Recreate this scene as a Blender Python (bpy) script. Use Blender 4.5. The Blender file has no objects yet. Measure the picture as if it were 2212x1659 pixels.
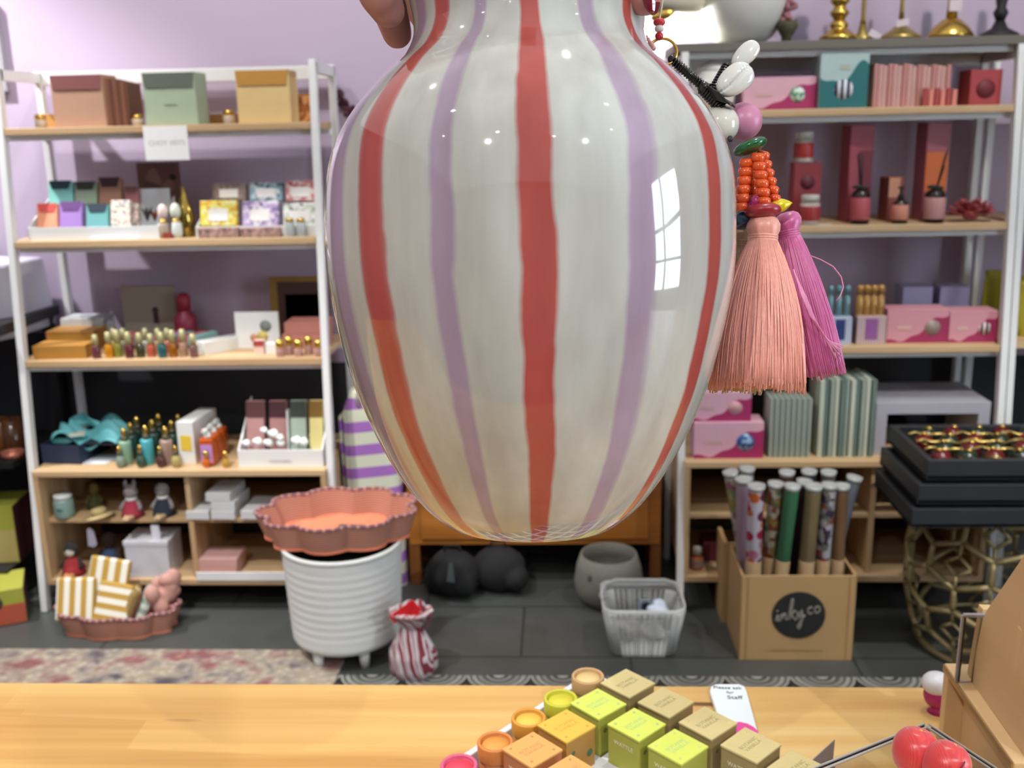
import bpy, math, random
from mathutils import Vector, Matrix
random.seed(11)
SC = bpy.context.scene
PI = math.pi
# ------------------------------------------------------------------ camera
F, CX, CY = 2200.0, 1106.0, 829.5
EYE = Vector((0, 0, 1.42))
YAW, PITCH, ROLL = math.radians(2.9), math.radians(14.27), math.radians(-1.25)
ROT = (Matrix.Rotation(YAW, 3, 'Z') @ Matrix.Rotation(PI/2 - PITCH, 3, 'X') @ Matrix.Rotation(ROLL, 3, 'Z'))
cd = bpy.data.cameras.new('camera')
cam = bpy.data.objects.new('camera', cd)
SC.collection.objects.link(cam)
cam.matrix_world = Matrix.Translation(EYE) @ ROT.to_4x4()
cd.sensor_width = 36; cd.lens = 36*F/2212; cd.clip_start = 0.02; cd.clip_end = 60
cd.dof.use_dof = True; cd.dof.focus_distance = 0.50; cd.dof.aperture_fstop = cd.lens/2.2
SC.camera = cam
vs = SC.view_settings
vs.view_transform = 'Standard'; vs.look = 'None'; vs.gamma = 1.0; vs.use_curve_mapping = False
vs.exposure = 0.72
SC.cycles.max_bounces = 7; SC.cycles.diffuse_bounces = 4; SC.cycles.glossy_bounces = 4
SC.cycles.transmission_bounces = 6; SC.cycles.transparent_max_bounces = 8
SC.cycles.sample_clamp_indirect = 4.0; SC.cycles.caustics_reflective = False; SC.cycles.caustics_refractive = False
# ------------------------------------------------------------------ light
wd = bpy.data.worlds.new('world'); SC.world = wd; wd.use_nodes = True
wd.node_tree.nodes['Background'].inputs[0].default_value = (0.74, 0.86, 1, 1)
wd.node_tree.nodes['Background'].inputs[1].default_value = 9.0
def lamp(kind, loc, aim, power, col=(1, 1, 1), size=0.05, angle=90, blend=0.6, sy=None, name='lamp'):
    l = bpy.data.lights.new(name, kind); l.energy = power; l.color = col
    if kind == 'SPOT':
        l.spot_size = math.radians(angle); l.spot_blend = blend; l.shadow_soft_size = size
    elif kind == 'AREA':
        l.size = size
        if sy: l.shape = 'RECTANGLE'; l.size_y = sy
    else: l.shadow_soft_size = size
    o = bpy.data.objects.new(name, l); SC.collection.objects.link(o); o.location = loc
    o.rotation_euler = (Vector(aim) - Vector(loc)).to_track_quat('-Z', 'Y').to_euler()
    return o
WARM, DAY = (1, 0.97, 0.92), (0.80, 0.90, 1.0)
# ceiling spots above the shelving
lamp('SPOT', (-2.35, 2.62, 2.62), (-1.62, 3.2, 0.9), 130, (1, .97, 1), .03, 62, .8)
lamp('SPOT', (-1.35, 2.3, 2.85), (-1.2, 3.1, 1.2), 24, (1, .96, .93), .03, 95, .7)
lamp('SPOT', (-0.75, 2.2, 2.85), (-0.8, 3.0, 0.9), 32, (1, .96, .92), .03, 90, .7)
lamp('SPOT', (0.2, 2.3, 2.85), (0.1, 3.0, 0.6), 2, (1, .95, .9), .03, 90, .7)
lamp('SPOT', (1.05, 2.0, 2.85), (1.0, 3.1, 1.0), 42, (1, .95, .9), .03, 95, .7)
lamp('SPOT', (-1.2, 1.2, 2.85), (-0.95, 2.6, 0.2), 118, (1, .98, .96), .01, 42, .8)
lamp('SPOT', (1.2, 1.0, 2.85), (1.25, 2.5, 0.15), 120, (1, .97, .94), .01, 40, .8)
# ceiling spots above the counter, then added fill spots from the camera side
lamp('SPOT', (-0.95, 0.95, 2.85), (-1.0, 0.75, 0.92), 92, WARM, .02, 75, .7)
lamp('SPOT', (0.30, 1.05, 2.85), (0.34, 0.72, 0.92), 19, WARM, .012, 75, .7)
for x, y in ((-1.5, -.6), (-.5, -.9), (.5, -1.1), (1.4, -.4), (-.9, .1), (.9, .3)):
    lamp('SPOT', (x, y, 2.85), (x, y + .15, 0), 2.2, WARM, .022, 110, .8)
lamp('SPOT', (1.15, -1.1, 2.85), (0.26, 0.55, 1.18), 50, (.95, .97, 1), .012, 34, .9)  # fill spot added behind the camera to brighten vase front, charm and stand
lamp('SPOT', (-0.75, -1.2, 2.85), (0.33, 0.55, 1.08), 42, (1, 1, .97), .012, 32, .9)  # second added fill, from the left, for the angled plywood board
lamp('SPOT', (-1.2, -0.3, 2.85), (-0.85, 2.6, 0.3), 38, (.98, .99, 1), .012, 34, .9)  # camera-side fill added at the left, aimed towards the planter
# soft panel under the ceiling, added as fill; daylight comes through the side window
lamp('AREA', (0.2, 0.0, 2.89), (0.2, 0.0, 0), 33, (.97, .99, 1), 6.0, sy=6.0, name='ceiling_fill')
# lamp that floods the wall beside the right unit
pass
# ------------------------------------------------------------------ pixel helpers (photo frame 2212 x 1659)
def ray(px, py): return ROT @ Vector(((px-CX)/F, -(py-CY)/F, -1))
def P(px, py, Y):
    d = ray(px, py); return EYE + d*((Y-EYE.y)/d.y)
def Pz(px, py, z):
    d = ray(px, py); return EYE + d*((z-EYE.z)/d.z)
def C(px, py, dep):
    return EYE + ray(px, py)*dep
def proj(p):
    q = ROT.transposed() @ (Vector(p)-EYE); return (CX - F*q.x/q.z, CY + F*q.y/q.z)
def XZ(px, Y, z):
    """world x of the point at depth Y and height z that shows in column px"""
    x = 0.0
    for _ in range(4):
        u = proj((x, Y, z))[0]; x += (px-u)/F*Y
    return x
# ------------------------------------------------------------------ materials
def lin(h):
    h = h.lstrip('#'); v = [int(h[i:i+2], 16)/255 for i in (0, 2, 4)]
    return tuple(((c+.055)/1.055)**2.4 if c > .04045 else c/12.92 for c in v) + (1,)
MATS = {}
def base_mat(key):
    m = bpy.data.materials.new(key); m.use_nodes = True
    return m, m.node_tree.nodes, m.node_tree.links, m.node_tree.nodes['Principled BSDF']
def M(h, rough=.6, metal=0.0, var=.06, scale=30, trans=0.0, coat=0.0, emit=0.0, bump=0.0, sheen=0.0):
    key = (h, rough, metal, var, scale, trans, coat, emit, bump, sheen)
    if key in MATS: return MATS[key]
    m, N, L, b = base_mat('m_'+h.strip('#'))
    b.inputs['Roughness'].default_value = rough; b.inputs['Metallic'].default_value = metal
    b.inputs['Transmission Weight'].default_value = trans; b.inputs['Coat Weight'].default_value = coat
    b.inputs['Sheen Weight'].default_value = sheen
    c = lin(h)
    n = N.new('ShaderNodeTexNoise'); n.inputs['Scale'].default_value = scale; n.inputs['Detail'].default_value = 3
    tc = N.new('ShaderNodeTexCoord'); L.new(tc.outputs['Object'], n.inputs['Vector'])
    mx = N.new('ShaderNodeMix'); mx.data_type = 'RGBA'
    mx.inputs[6].default_value = tuple(max(0, x*(1-var)) for x in c[:3])+(1,)
    mx.inputs[7].default_value = tuple(min(1, x*(1+var)) for x in c[:3])+(1,)
    L.new(n.outputs['Fac'], mx.inputs[0]); L.new(mx.outputs[2], b.inputs['Base Color'])
    if emit:
        b.inputs['Emission Color'].default_value = c; b.inputs['Emission Strength'].default_value = emit
    if bump:
        bp = N.new('ShaderNodeBump'); bp.inputs['Strength'].default_value = bump; bp.inputs['Distance'].default_value = .004
        L.new(n.outputs['Fac'], bp.inputs['Height']); L.new(bp.outputs[0], b.inputs['Normal'])
    MATS[key] = m
    return m
def ramp(N, stops, const=False):
    r = N.new('ShaderNodeValToRGB'); e = r.color_ramp.elements
    r.color_ramp.interpolation = 'CONSTANT' if const else 'LINEAR'
    while len(e) > 1: e.remove(e[0])
    e[0].position = stops[0][0]; e[0].color = lin(stops[0][1])
    for p, c in stops[1:]:
        x = e.new(p); x.color = lin(c)
    return r
def wood(key, a, b_, c_=None, along='X', scale=1.0, rough=.45, knots=False, plank=0):
    if key in MATS: return MATS[key]
    m, N, L, b = base_mat(key); b.inputs['Roughness'].default_value = rough
    tc = N.new('ShaderNodeTexCoord'); mp = N.new('ShaderNodeMapping')
    s = {'X': (1.2, 26, 26), 'Y': (26, 1.2, 26), 'Z': (26, 26, 1.2)}[along]
    mp.inputs['Scale'].default_value = tuple(v*scale for v in s)
    L.new(tc.outputs['Object'], mp.inputs['Vector'])
    n = N.new('ShaderNodeTexNoise'); n.inputs['Scale'].default_value = 1.0; n.inputs['Detail'].default_value = 5; n.inputs['Distortion'].default_value = .4
    L.new(mp.outputs[0], n.inputs['Vector'])
    st = [(.30, b_), (.52, a), (.72, c_ or a)]
    r = ramp(N, st); L.new(n.outputs['Fac'], r.inputs[0]); out = r.outputs[0]
    if knots:
        mp2 = N.new('ShaderNodeMapping'); mp2.inputs['Scale'].default_value = (3.4, 24, 10); L.new(tc.outputs['Object'], mp2.inputs['Vector'])
        n2 = N.new('ShaderNodeTexNoise'); n2.inputs['Scale'].default_value = 1.3; n2.inputs['Detail'].default_value = 2
        L.new(mp2.outputs[0], n2.inputs['Vector'])
        r2 = ramp(N, [(.27, '#6b4a1c'), (.33, '#ffffff')]); L.new(n2.outputs['Fac'], r2.inputs[0])
        mx = N.new('ShaderNodeMix'); mx.data_type = 'RGBA'; mx.blend_type = 'MULTIPLY'; mx.inputs[0].default_value = .9
        L.new(out, mx.inputs[6]); L.new(r2.outputs[0], mx.inputs[7]); out = mx.outputs[2]
    if plank:
        mp3 = N.new('ShaderNodeMapping'); mp3.inputs['Scale'].default_value = (.9, plank, 1); L.new(tc.outputs['Object'], mp3.inputs['Vector'])
        v = N.new('ShaderNodeTexVoronoi'); v.distance = 'CHEBYCHEV'; v.inputs['Scale'].default_value = 1; v.inputs['Randomness'].default_value = .35
        L.new(mp3.outputs[0], v.inputs['Vector'])
        r3 = ramp(N, [(0, '#e6cfa8'), (.5, '#ffffff'), (1, '#f5d9a6')]); L.new(v.outputs['Color'], r3.inputs[0])
        mx = N.new('ShaderNodeMix'); mx.data_type = 'RGBA'; mx.blend_type = 'MULTIPLY'; mx.inputs[0].default_value = .8
        L.new(out, mx.inputs[6]); L.new(r3.outputs[0], mx.inputs[7]); out = mx.outputs[2]
    L.new(out, b.inputs['Base Color']); MATS[key] = m
    return m
def stripes(key, cols, axis='X', freq=10, rough=.8, phase=0.0, wob=0.0, rot=(0, 0, 0)):
    """hard-edged repeating bands of the colours in cols along one object axis"""
    if key in MATS: return MATS[key]
    m, N, L, b = base_mat(key); b.inputs['Roughness'].default_value = rough
    tc = N.new('ShaderNodeTexCoord'); mp = N.new('ShaderNodeMapping'); mp.inputs['Rotation'].default_value = rot
    L.new(tc.outputs['Object'], mp.inputs['Vector'])
    sp = N.new('ShaderNodeSeparateXYZ'); L.new(mp.outputs[0], sp.inputs[0])
    a = N.new('ShaderNodeMath'); a.operation = 'MULTIPLY_ADD'; a.inputs[1].default_value = freq; a.inputs[2].default_value = phase
    L.new(sp.outputs['XYZ'.index(axis)], a.inputs[0]); src = a.outputs[0]
    if wob:
        n = N.new('ShaderNodeTexNoise'); n.inputs['Scale'].default_value = 9; L.new(tc.outputs['Object'], n.inputs['Vector'])
        a2 = N.new('ShaderNodeMath'); a2.operation = 'MULTIPLY_ADD'; a2.inputs[1].default_value = wob
        L.new(n.outputs['Fac'], a2.inputs[0]); L.new(src, a2.inputs[2]); src = a2.outputs[0]
    f = N.new('ShaderNodeMath'); f.operation = 'FRACT'; L.new(src, f.inputs[0])
    t = sum(w for w, c in cols); p = 0; st = []
    for w, c in cols: st.append((p/t, c)); p += w
    r = ramp(N, st, True); L.new(f.outputs[0], r.inputs[0]); L.new(r.outputs[0], b.inputs['Base Color'])
    MATS[key] = m
    return m
def blots(key, cols, scale=40, rough=.6, const=True, rnd=1.0):
    """patches of several colours (floral papers, patterned packets)"""
    if key in MATS: return MATS[key]
    m, N, L, b = base_mat(key); b.inputs['Roughness'].default_value = rough
    tc = N.new('ShaderNodeTexCoord'); v = N.new('ShaderNodeTexVoronoi'); v.inputs['Scale'].default_value = scale; v.inputs['Randomness'].default_value = rnd
    L.new(tc.outputs['Object'], v.inputs['Vector']); sp = N.new('ShaderNodeSeparateColor'); L.new(v.outputs['Color'], sp.inputs[0])
    k = len(cols); r = ramp(N, [(i/k, c) for i, c in enumerate(cols)], const)
    L.new(sp.outputs[0], r.inputs[0]); L.new(r.outputs[0], b.inputs['Base Color']); MATS[key] = m
    return m
def dots(key, bg, cols, scale=40, size=.36, rough=.6):
    if key in MATS: return MATS[key]
    m, N, L, b = base_mat(key); b.inputs['Roughness'].default_value = rough
    tc = N.new('ShaderNodeTexCoord'); v = N.new('ShaderNodeTexVoronoi'); v.inputs['Scale'].default_value = scale; v.inputs['Randomness'].default_value = .6
    L.new(tc.outputs['Object'], v.inputs['Vector']); sp = N.new('ShaderNodeSeparateColor'); L.new(v.outputs['Color'], sp.inputs[0])
    k = len(cols); r = ramp(N, [(i/k, c) for i, c in enumerate(cols)], True); L.new(sp.outputs[0], r.inputs[0])
    lt = N.new('ShaderNodeMath'); lt.operation = 'LESS_THAN'; lt.inputs[1].default_value = size; L.new(v.outputs['Distance'], lt.inputs[0])
    mx = N.new('ShaderNodeMix'); mx.data_type = 'RGBA'; mx.inputs[6].default_value = lin(bg)
    L.new(lt.outputs[0], mx.inputs[0]); L.new(r.outputs[0], mx.inputs[7]); L.new(mx.outputs[2], b.inputs['Base Color']); MATS[key] = m
    return m
# ------------------------------------------------------------------ mesh builder
class G:
    def __init__(s): s.v = []; s.f = []; s.m = []; s.s = []
    def add(s, vs_, fs, m=0, smooth=False, T=None):
        o = len(s.v)
        s.v += [tuple(T @ Vector(p)) if T is not None else tuple(p) for p in vs_]
        for f in fs: s.f.append(tuple(i+o for i in f)); s.m.append(m); s.s.append(smooth)
        return s
    def box(s, c, d, m=0, T=None):
        x, y, z = c; a, b, e = d[0]/2, d[1]/2, d[2]/2
        vs_ = [(x+i*a, y+j*b, z+k*e) for i in (-1, 1) for j in (-1, 1) for k in (-1, 1)]
        fs = [(0, 1, 3, 2), (4, 6, 7, 5), (0, 4, 5, 1), (2, 3, 7, 6), (0, 2, 6, 4), (1, 5, 7, 3)]
        return s.add(vs_, fs, m, False, T)
    def hexa(s, bot, top, m=0):
        """eight corners: four below, four above, both going round the same way"""
        return s.add(list(bot)+list(top), [(3, 2, 1, 0), (4, 5, 6, 7)]+[(i, (i+1) % 4, (i+1) % 4+4, i+4) for i in range(4)], m)
    def bar(s, p, q, w, d, m=0, up=(0, 0, 1)):
        p, q = Vector(p), Vector(q); a = (q-p).normalized(); u = Vector(up)
        if abs(a.dot(u)) > .95: u = Vector((0, 1, 0))
        x = a.cross(u).normalized()*w/2; y = x.cross(a).normalized()*d/2
        r = lambda o: [o-x-y, o+x-y, o+x+y, o-x+y]
        return s.hexa(r(p), r(q), m)
    def lathe(s, pr, n=24, m=0, T=None, smooth=True, fx=None):
        vs_ = []; fs = []; k = len(pr)
        for r, z in pr:
            for i in range(n):
                t = 2*PI*i/n; rr = r*(fx(t, z) if fx else 1)
                vs_.append((rr*math.cos(t), rr*math.sin(t), z))
        for j in range(k-1):
            for i in range(n):
                a, b = j*n+i, j*n+(i+1) % n; fs.append((a, b, b+n, a+n))
        if pr[0][0] > 1e-6: fs.append(tuple(reversed(range(n))))
        if pr[-1][0] > 1e-6: fs.append(tuple(range((k-1)*n, k*n)))
        return s.add(vs_, fs, m, smooth, T)
    def sph(s, c, r, n=16, m=0, T=None, k=None):
        if isinstance(r, (int, float)): r = (r, r, r)
        k = k or n//2+1
        t0 = Matrix.Translation(Vector(c)) @ Matrix.Diagonal((r[0], r[1], r[2], 1))
        return s.lathe([(math.sin(PI*j/k), -math.cos(PI*j/k)) for j in range(k+1)], n, m, (T @ t0) if T is not None else t0)
    def tube(s, pts, r, n=8, m=0, closed=False, smooth=True):
        pts = [Vector(p) for p in pts]; k = len(pts); R = r if isinstance(r, (list, tuple)) else [r]*k
        vs_ = []; prev = None
        for i, p in enumerate(pts):
            a = pts[(i+1) % k] if (closed or i < k-1) else p; b = pts[i-1] if (closed or i > 0) else p
            t = (a-b).normalized()
            if prev is None:
                u = Vector((0, 0, 1)) if abs(t.z) < .9 else Vector((1, 0, 0)); x = t.cross(u).normalized()
            else:
                x = (prev - t*prev.dot(t)); x = x.normalized() if x.length > 1e-9 else t.orthogonal().normalized()
            prev = x; y = t.cross(x)
            for j in range(n):
                h = 2*PI*j/n; vs_.append(p + (x*math.cos(h)+y*math.sin(h))*R[i])
        fs = []
        for i in range(k if closed else k-1):
            for j in range(n):
                a, b = i*n+j, i*n+(j+1) % n; c, d = ((i+1) % k)*n+(j+1) % n, ((i+1) % k)*n+j; fs.append((a, b, c, d))
        if not closed: fs += [tuple(reversed(range(n))), tuple(range((k-1)*n, k*n))]
        return s.add(vs_, fs, m, smooth)
    def prism(s, pts, y0, y1, m=0, T=None):
        """polygon in the x-z plane, from y0 to y1"""
        n = len(pts); vs_ = [(x, y0, z) for x, z in pts]+[(x, y1, z) for x, z in pts]
        fs = [tuple(range(n)), tuple(range(2*n-1, n-1, -1))]+[(i, i+n, (i+1) % n+n, (i+1) % n) for i in range(n)]
        return s.add(vs_, fs, m, False, T)
    def slab(s, pts, z0, z1, m=0, T=None):
        n = len(pts); vs_ = [(x, y, z0) for x, y in pts]+[(x, y, z1) for x, y in pts]
        fs = [tuple(range(n-1, -1, -1)), tuple(range(n, 2*n))]+[(i, (i+1) % n, (i+1) % n+n, i+n) for i in range(n)]
        return s.add(vs_, fs, m, False, T)
    def grid(s, fn, nu, nv, m=0, wrap=False, smooth=True):
        vs_ = [fn(i/nu, j/nv) for j in range(nv+1) for i in range(nu+(0 if wrap else 1))]
        w = nu if wrap else nu+1
        fs = [(j*w+i, j*w+(i+1) % w, (j+1)*w+(i+1) % w, (j+1)*w+i) for j in range(nv) for i in range(nu)]
        return s.add(vs_, fs, m, smooth)
def Rz(a): return Matrix.Rotation(a, 4, 'Z')
def Rx(a): return Matrix.Rotation(a, 4, 'X')
def Ry(a): return Matrix.Rotation(a, 4, 'Y')
def Tr(*a): return Matrix.Translation(Vector(a))
def tag(o, label=None, cat=None, group=None, kind=None):
    if label: o['label'] = label
    if cat: o['category'] = cat
    if group: o['group'] = group
    if kind: o['kind'] = kind
    return o
def ob(name, g, mats, parent=None, bev=0, loc=None, rz=0, label=None, cat=None, group=None, kind=None, sub=0):
    me = bpy.data.meshes.new(name); me.from_pydata(g.v, [], g.f)
    for m in (mats if isinstance(mats, (list, tuple)) else [mats]): me.materials.append(m)
    me.polygons.foreach_set('material_index', g.m); me.polygons.foreach_set('use_smooth', g.s); me.update()
    o = bpy.data.objects.new(name, me); SC.collection.objects.link(o)
    if parent: o.parent = parent
    if loc: o.location = loc
    if rz: o.rotation_euler = (0, 0, rz)
    if bev:
        b = o.modifiers.new('bevel', 'BEVEL'); b.width = bev; b.segments = 2; b.limit_method = 'ANGLE'
    if sub:
        b = o.modifiers.new('sub', 'SUBSURF'); b.levels = sub; b.render_levels = sub
    return tag(o, label, cat, group, kind)
def thing(name, label, cat, loc=(0, 0, 0), rz=0, group=None):
    o = bpy.data.objects.new(name, None); SC.collection.objects.link(o); o.location = loc; o.rotation_euler = (0, 0, rz)
    o.empty_display_size = .02
    return tag(o, label, cat, group)
def copy_tree(o, parent=None):
    c = o.copy(); SC.collection.objects.link(c)
    if parent: c.parent = parent
    for ch in list(o.children): copy_tree(ch, c)
    return c
def text(name, s_, size, mat, parent, loc, rot=(PI/2, 0, 0), ext=.0006, shear=0, align='CENTER', sp=1):
    c = bpy.data.curves.new(name, 'FONT'); c.body = s_; c.size = size; c.extrude = ext; c.align_x = align; c.align_y = 'CENTER'
    c.shear = shear; c.space_line = sp; c.materials.append(mat)
    o = bpy.data.objects.new(name, c); SC.collection.objects.link(o)
    bpy.context.view_layer.update()
    me = bpy.data.meshes.new_from_object(o.evaluated_get(bpy.context.evaluated_depsgraph_get())); bpy.data.objects.remove(o)
    o = bpy.data.objects.new(name, me); SC.collection.objects.link(o); o.parent = parent; o.location = loc; o.rotation_euler = rot
    return o
# ------------------------------------------------------------------ room
WY = 3.25
lilac = M('#b6a8bd', .85, var=.03, scale=3)
darkw = M('#2c2e31', .8, var=.05, scale=4)
zdark = P(500, 785, WY).z
g = G().box((0.2, WY+.05, (2.9+zdark)/2), (6.4, .1, 2.9-zdark)); ob('wall_back', g, lilac, kind='structure')
g = G().box((0.2, WY+.049, zdark/2), (6.4, .1, zdark)); ob('trim_1', g, darkw, kind='structure')
cream = M('#b9b0a6', .85)
ob('wall_left', G().box((-3.05, 0, 1.45), (.1, 6.6, 2.9)), M('#b5a5bb', .85), kind='structure')
g = G().box((3.45, -2.05, 1.45), (.1, 2.5, 2.9)).box((3.45, 1.85, 1.45), (.1, 2.9, 2.9)).box((3.45, -.2, .35), (.1, 1.2, .7)).box((3.45, -.2, 2.65), (.1, 1.2, .5)); ob('wall_right', g, cream, kind='structure')
ob('wall_front', G().box((0.2, -3.3, 1.45), (6.4, .1, 2.9)), M('#c9c6c2', .85), kind='structure')
g = G()
for y in (-.77, -.35, .37): g.box((3.42, y, 1.55), (.05, .06, 1.7))
for z in (.73, 1.2, 1.75, 2.37): g.box((3.42, -.2, z), (.05, 1.2, .05))
ob('window_1', g, M('#3a3634', .5), kind='structure')
ob('ceiling', G().box((0.2, 0, 2.95), (6.4, 6.6, .1)), M('#cdc8c2', .9), kind='structure')
# floor: large grey tiles, then encaustic patterned tiles nearer the counter
def floor_mat():
    m, N, L, b = base_mat('floor_tiles'); b.inputs['Roughness'].default_value = .38
    tc = N.new('ShaderNodeTexCoord'); mp = N.new('ShaderNodeMapping'); mp.inputs['Location'].default_value = (.12, .17, 0)
    L.new(tc.outputs['Object'], mp.inputs['Vector'])
    br = N.new('ShaderNodeTexBrick'); br.offset = .5; br.inputs['Scale'].default_value = 1; br.inputs['Brick Width'].default_value = .6
    br.inputs['Row Height'].default_value = .3; br.inputs['Mortar Size'].default_value = .004
    br.inputs['Color1'].default_value = lin('#434643'); br.inputs['Color2'].default_value = lin('#4c4f4c'); br.inputs['Mortar'].default_value = lin('#2f3130')
    L.new(mp.outputs[0], br.inputs['Vector']); n = N.new('ShaderNodeTexNoise'); n.inputs['Scale'].default_value = 5
    L.new(tc.outputs['Object'], n.inputs['Vector']); r = ramp(N, [(.3, '#d0d0d0'), (.7, '#ffffff')]); L.new(n.outputs['Fac'], r.inputs[0])
    mx = N.new('ShaderNodeMix'); mx.data_type = 'RGBA'; mx.blend_type = 'MULTIPLY'; mx.inputs[0].default_value = .6
    L.new(br.outputs['Color'], mx.inputs[6]); L.new(r.outputs[0], mx.inputs[7]); L.new(mx.outputs[2], b.inputs['Base Color'])
    return m
def medallion_mat():
    m, N, L, b = base_mat('medallion_tiles'); b.inputs['Roughness'].default_value = .45
    tc = N.new('ShaderNodeTexCoord'); mp = N.new('ShaderNodeMapping'); mp.inputs['Scale'].default_value = (5.9, 5.9, 0); mp.inputs['Location'].default_value = (.5-(Pz(1006, 1480, 0).x*5.9 % 1), .5-((yb-.078)*5.9 % 1), 0)
    L.new(tc.outputs['Object'], mp.inputs['Vector'])
    v = N.new('ShaderNodeTexVoronoi'); v.inputs['Scale'].default_value = 1; v.inputs['Randomness'].default_value = 0; L.new(mp.outputs[0], v.inputs['Vector'])
    r = ramp(N, [(0, '#9a9a92'), (.10, '#3a3b38'), (.17, '#8d8d86'), (.2, '#4a4b48'), (.27, '#77786f'), (.33, '#3c3d3b'), (.36, '#8b8c85'), (.42, '#555651'), (.47, '#9a9b92'), (.5, '#222322'), (.58, '#5b5c57'), (.64, '#2a2b29')], True)
    L.new(v.outputs['Distance'], r.inputs[0]); L.new(r.outputs[0], b.inputs['Base Color']); return m
ob('floor', G().box((.2, 0, -.05), (6.4, 6.6, .1)), floor_mat(), kind='structure')
yb = Pz(1400, 1462, 0).y
ob('trim_2', G().box((.6, yb-.45, .0005), (5.0, .9, .003)), medallion_mat(), kind='structure')
# ------------------------------------------------------------------ counter
CZ = .92
yb = Pz(1106, 1478, CZ).y
cwood = wood('counter_wood', '#d2ab68', '#b98a4a', '#e0c184', 'X', 1.0, .32, knots=True, plank=16)
t = thing('shop_counter', 'long honey-coloured timber counter in front of the shelving', 'counter', (0, 0, 0))
ob('worktop', G().box((0, yb/2-.1, CZ-.02), (3.4, yb+.2, .04)), cwood, t, bev=.003)
ob('front_panel', G().box((0, yb-.06, .44), (3.3, .02, .88)), M('#d8d2c8', .6), t)
for sx in (-1, 1): ob('side_panel', G().box((sx*1.64, yb/2-.12, .44), (.02, yb+.1, .88)), M('#d8d2c8', .6), t)
# ------------------------------------------------------------------ shelving
def Yf(z): return 2.80 + .15*z/1.6
YR = 3.19
def shelf_z(px, py):
    z = 1.0
    for _ in range(5): z = P(px, py, Yf(z)).z
    return z
white = M('#dfe1e0', .4, var=.02)
birch = wood('birch_x', '#c2a47c', '#b39168', '#cfb48d', 'X', 1.0, .5)
birchz = wood('birch_z', '#c2a47c', '#b39168', '#cfb48d', 'Z', 1.0, .5)
ZL = [shelf_z(360, y) for y in (270, 516, 775, 1008)]
ZR = [shelf_z(1800, y) for y in (86, 234, 486, 748, 987)]
XL0, XL1 = XZ(42, Yf(.9), .9), XZ(700, Yf(.9), .9)
XR0, XR1 = XZ(1474, Yf(.9), .9), XZ(2172, Yf(.9), .9)
def unit(label, x0, x1, zs, ztop, x1c=None, grey_top=False, front_top=None):
    t = thing('shelving_unit', label, 'shelves')
    for x, side in ((x0, -1), (x1, 1)):
        zt = ztop
        ob('post', G().bar((x, Yf(0), 0), (x, Yf(zt), zt), .02, .028), white, t, bev=.002)
        ob('post', G().bar((x, YR, 0), (x, YR, zt), .02, .028), white, t, bev=.002)
        ob('side_rail', G().bar((x, Yf(zt), zt-.02), (x, YR, zt-.02), .02, .03), white, t)
    ob('back_rail', G().box(((x0+x1)/2, YR+.002, ztop-.022), (x1-x0, .022, .04)), white, t, bev=.002)
    top_m = M('#6b675f', .7)
    for i, z in enumerate(zs[:-1]):
        gy = grey_top and i == 0
        th = .02 if not gy else .024
        yf = Yf(z)-.012
        w0, w1 = x0-.012, x1-.012
        if gy: w0, w1 = x0-.03, x1+.02
        ob('shelf_board', G().box(((w0+w1)/2, (yf+3.2)/2, z-th/2), (w1-w0, 3.2-yf, th)), top_m if gy else birch, t, bev=.002)
        ob('shelf_rail', G().box(((x0+x1)/2, yf+.03, z-th-.008), (x1-x0-.02, .014, .016)), white, t)
        ob('shelf_rail', G().box(((x0+x1)/2, 3.17, z-th-.008), (x1-x0-.02, .014, .016)), white, t)
    return t
ztopL = shelf_z(30, 145)
U1 = unit('white metal shelving unit with pale wood boards and cubbies, left of the striped vase', XL0, XL1, ZL, ztopL)
U2 = unit('white metal shelving unit with grey top board, under the brass candlesticks', XR0, XR1, ZR, ZR[0]-.024, grey_top=True)
def cabinet(U, x0, x1, ztop, zmid, zbot, pm, div):
    t = bpy.data.objects.new('cubby_cabinet', None); SC.collection.objects.link(t); t.parent = U; yf = Yf(.4)-.035
    def panel(n, c, d, m=birch): ob(n, G().box(c, d), m, t, bev=.0015)
    yc, dy = (yf+3.17)/2, 3.17-yf; xc, dx = (x0+x1)/2, x1-x0
    panel('top_panel', (xc, yc, ztop-.009), (dx, dy, .018)); panel('bottom_panel', (xc, yc, zbot-.009), (dx, dy, .018))
    for x in (x0+.008, x1-.008): panel('side_panel', (x, yc, (ztop+zbot)/2-.01), (.016, dy-.002, ztop-zbot-.018), birchz)
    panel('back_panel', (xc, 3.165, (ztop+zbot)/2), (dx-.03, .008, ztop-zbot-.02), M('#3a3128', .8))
    if div: panel('divider', (div, yc+.01, (ztop+zbot)/2-.009), (.016, dy-.03, ztop-zbot-.02), birchz)
    panel('inner_shelf', (xc, yc+.015, zmid-.007), (dx-.032, dy-.035, .014))
    return t, yf
zmL, zbL = shelf_z(200, 1122), shelf_z(420, 1250)
xd = XZ(400, 2.84, .5)
XcL0, XcL1 = XZ(66, 2.8, ZL[3]), XZ(702, 2.8, ZL[3])
tc_, yfL = cabinet(U1, XcL0, XcL1, ZL[3], zmL, zbL, None, xd)
ob('plastic_edge_strip', G().box(((xd+XcL1)/2, yfL-.002, zbL+.012), (XcL1-xd-.02, .004, .026)), M('#e6e8e8', .25), tc_)
zmR, zbR = shelf_z(1540, 1112), shelf_z(1540, 1243)
cabinet(U2, XZ(1481, 2.8, ZR[4]), XZ(2150, 2.8, ZR[4]), ZR[4], zmR, zbR, None, XZ(1900, 2.8, .5))
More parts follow.
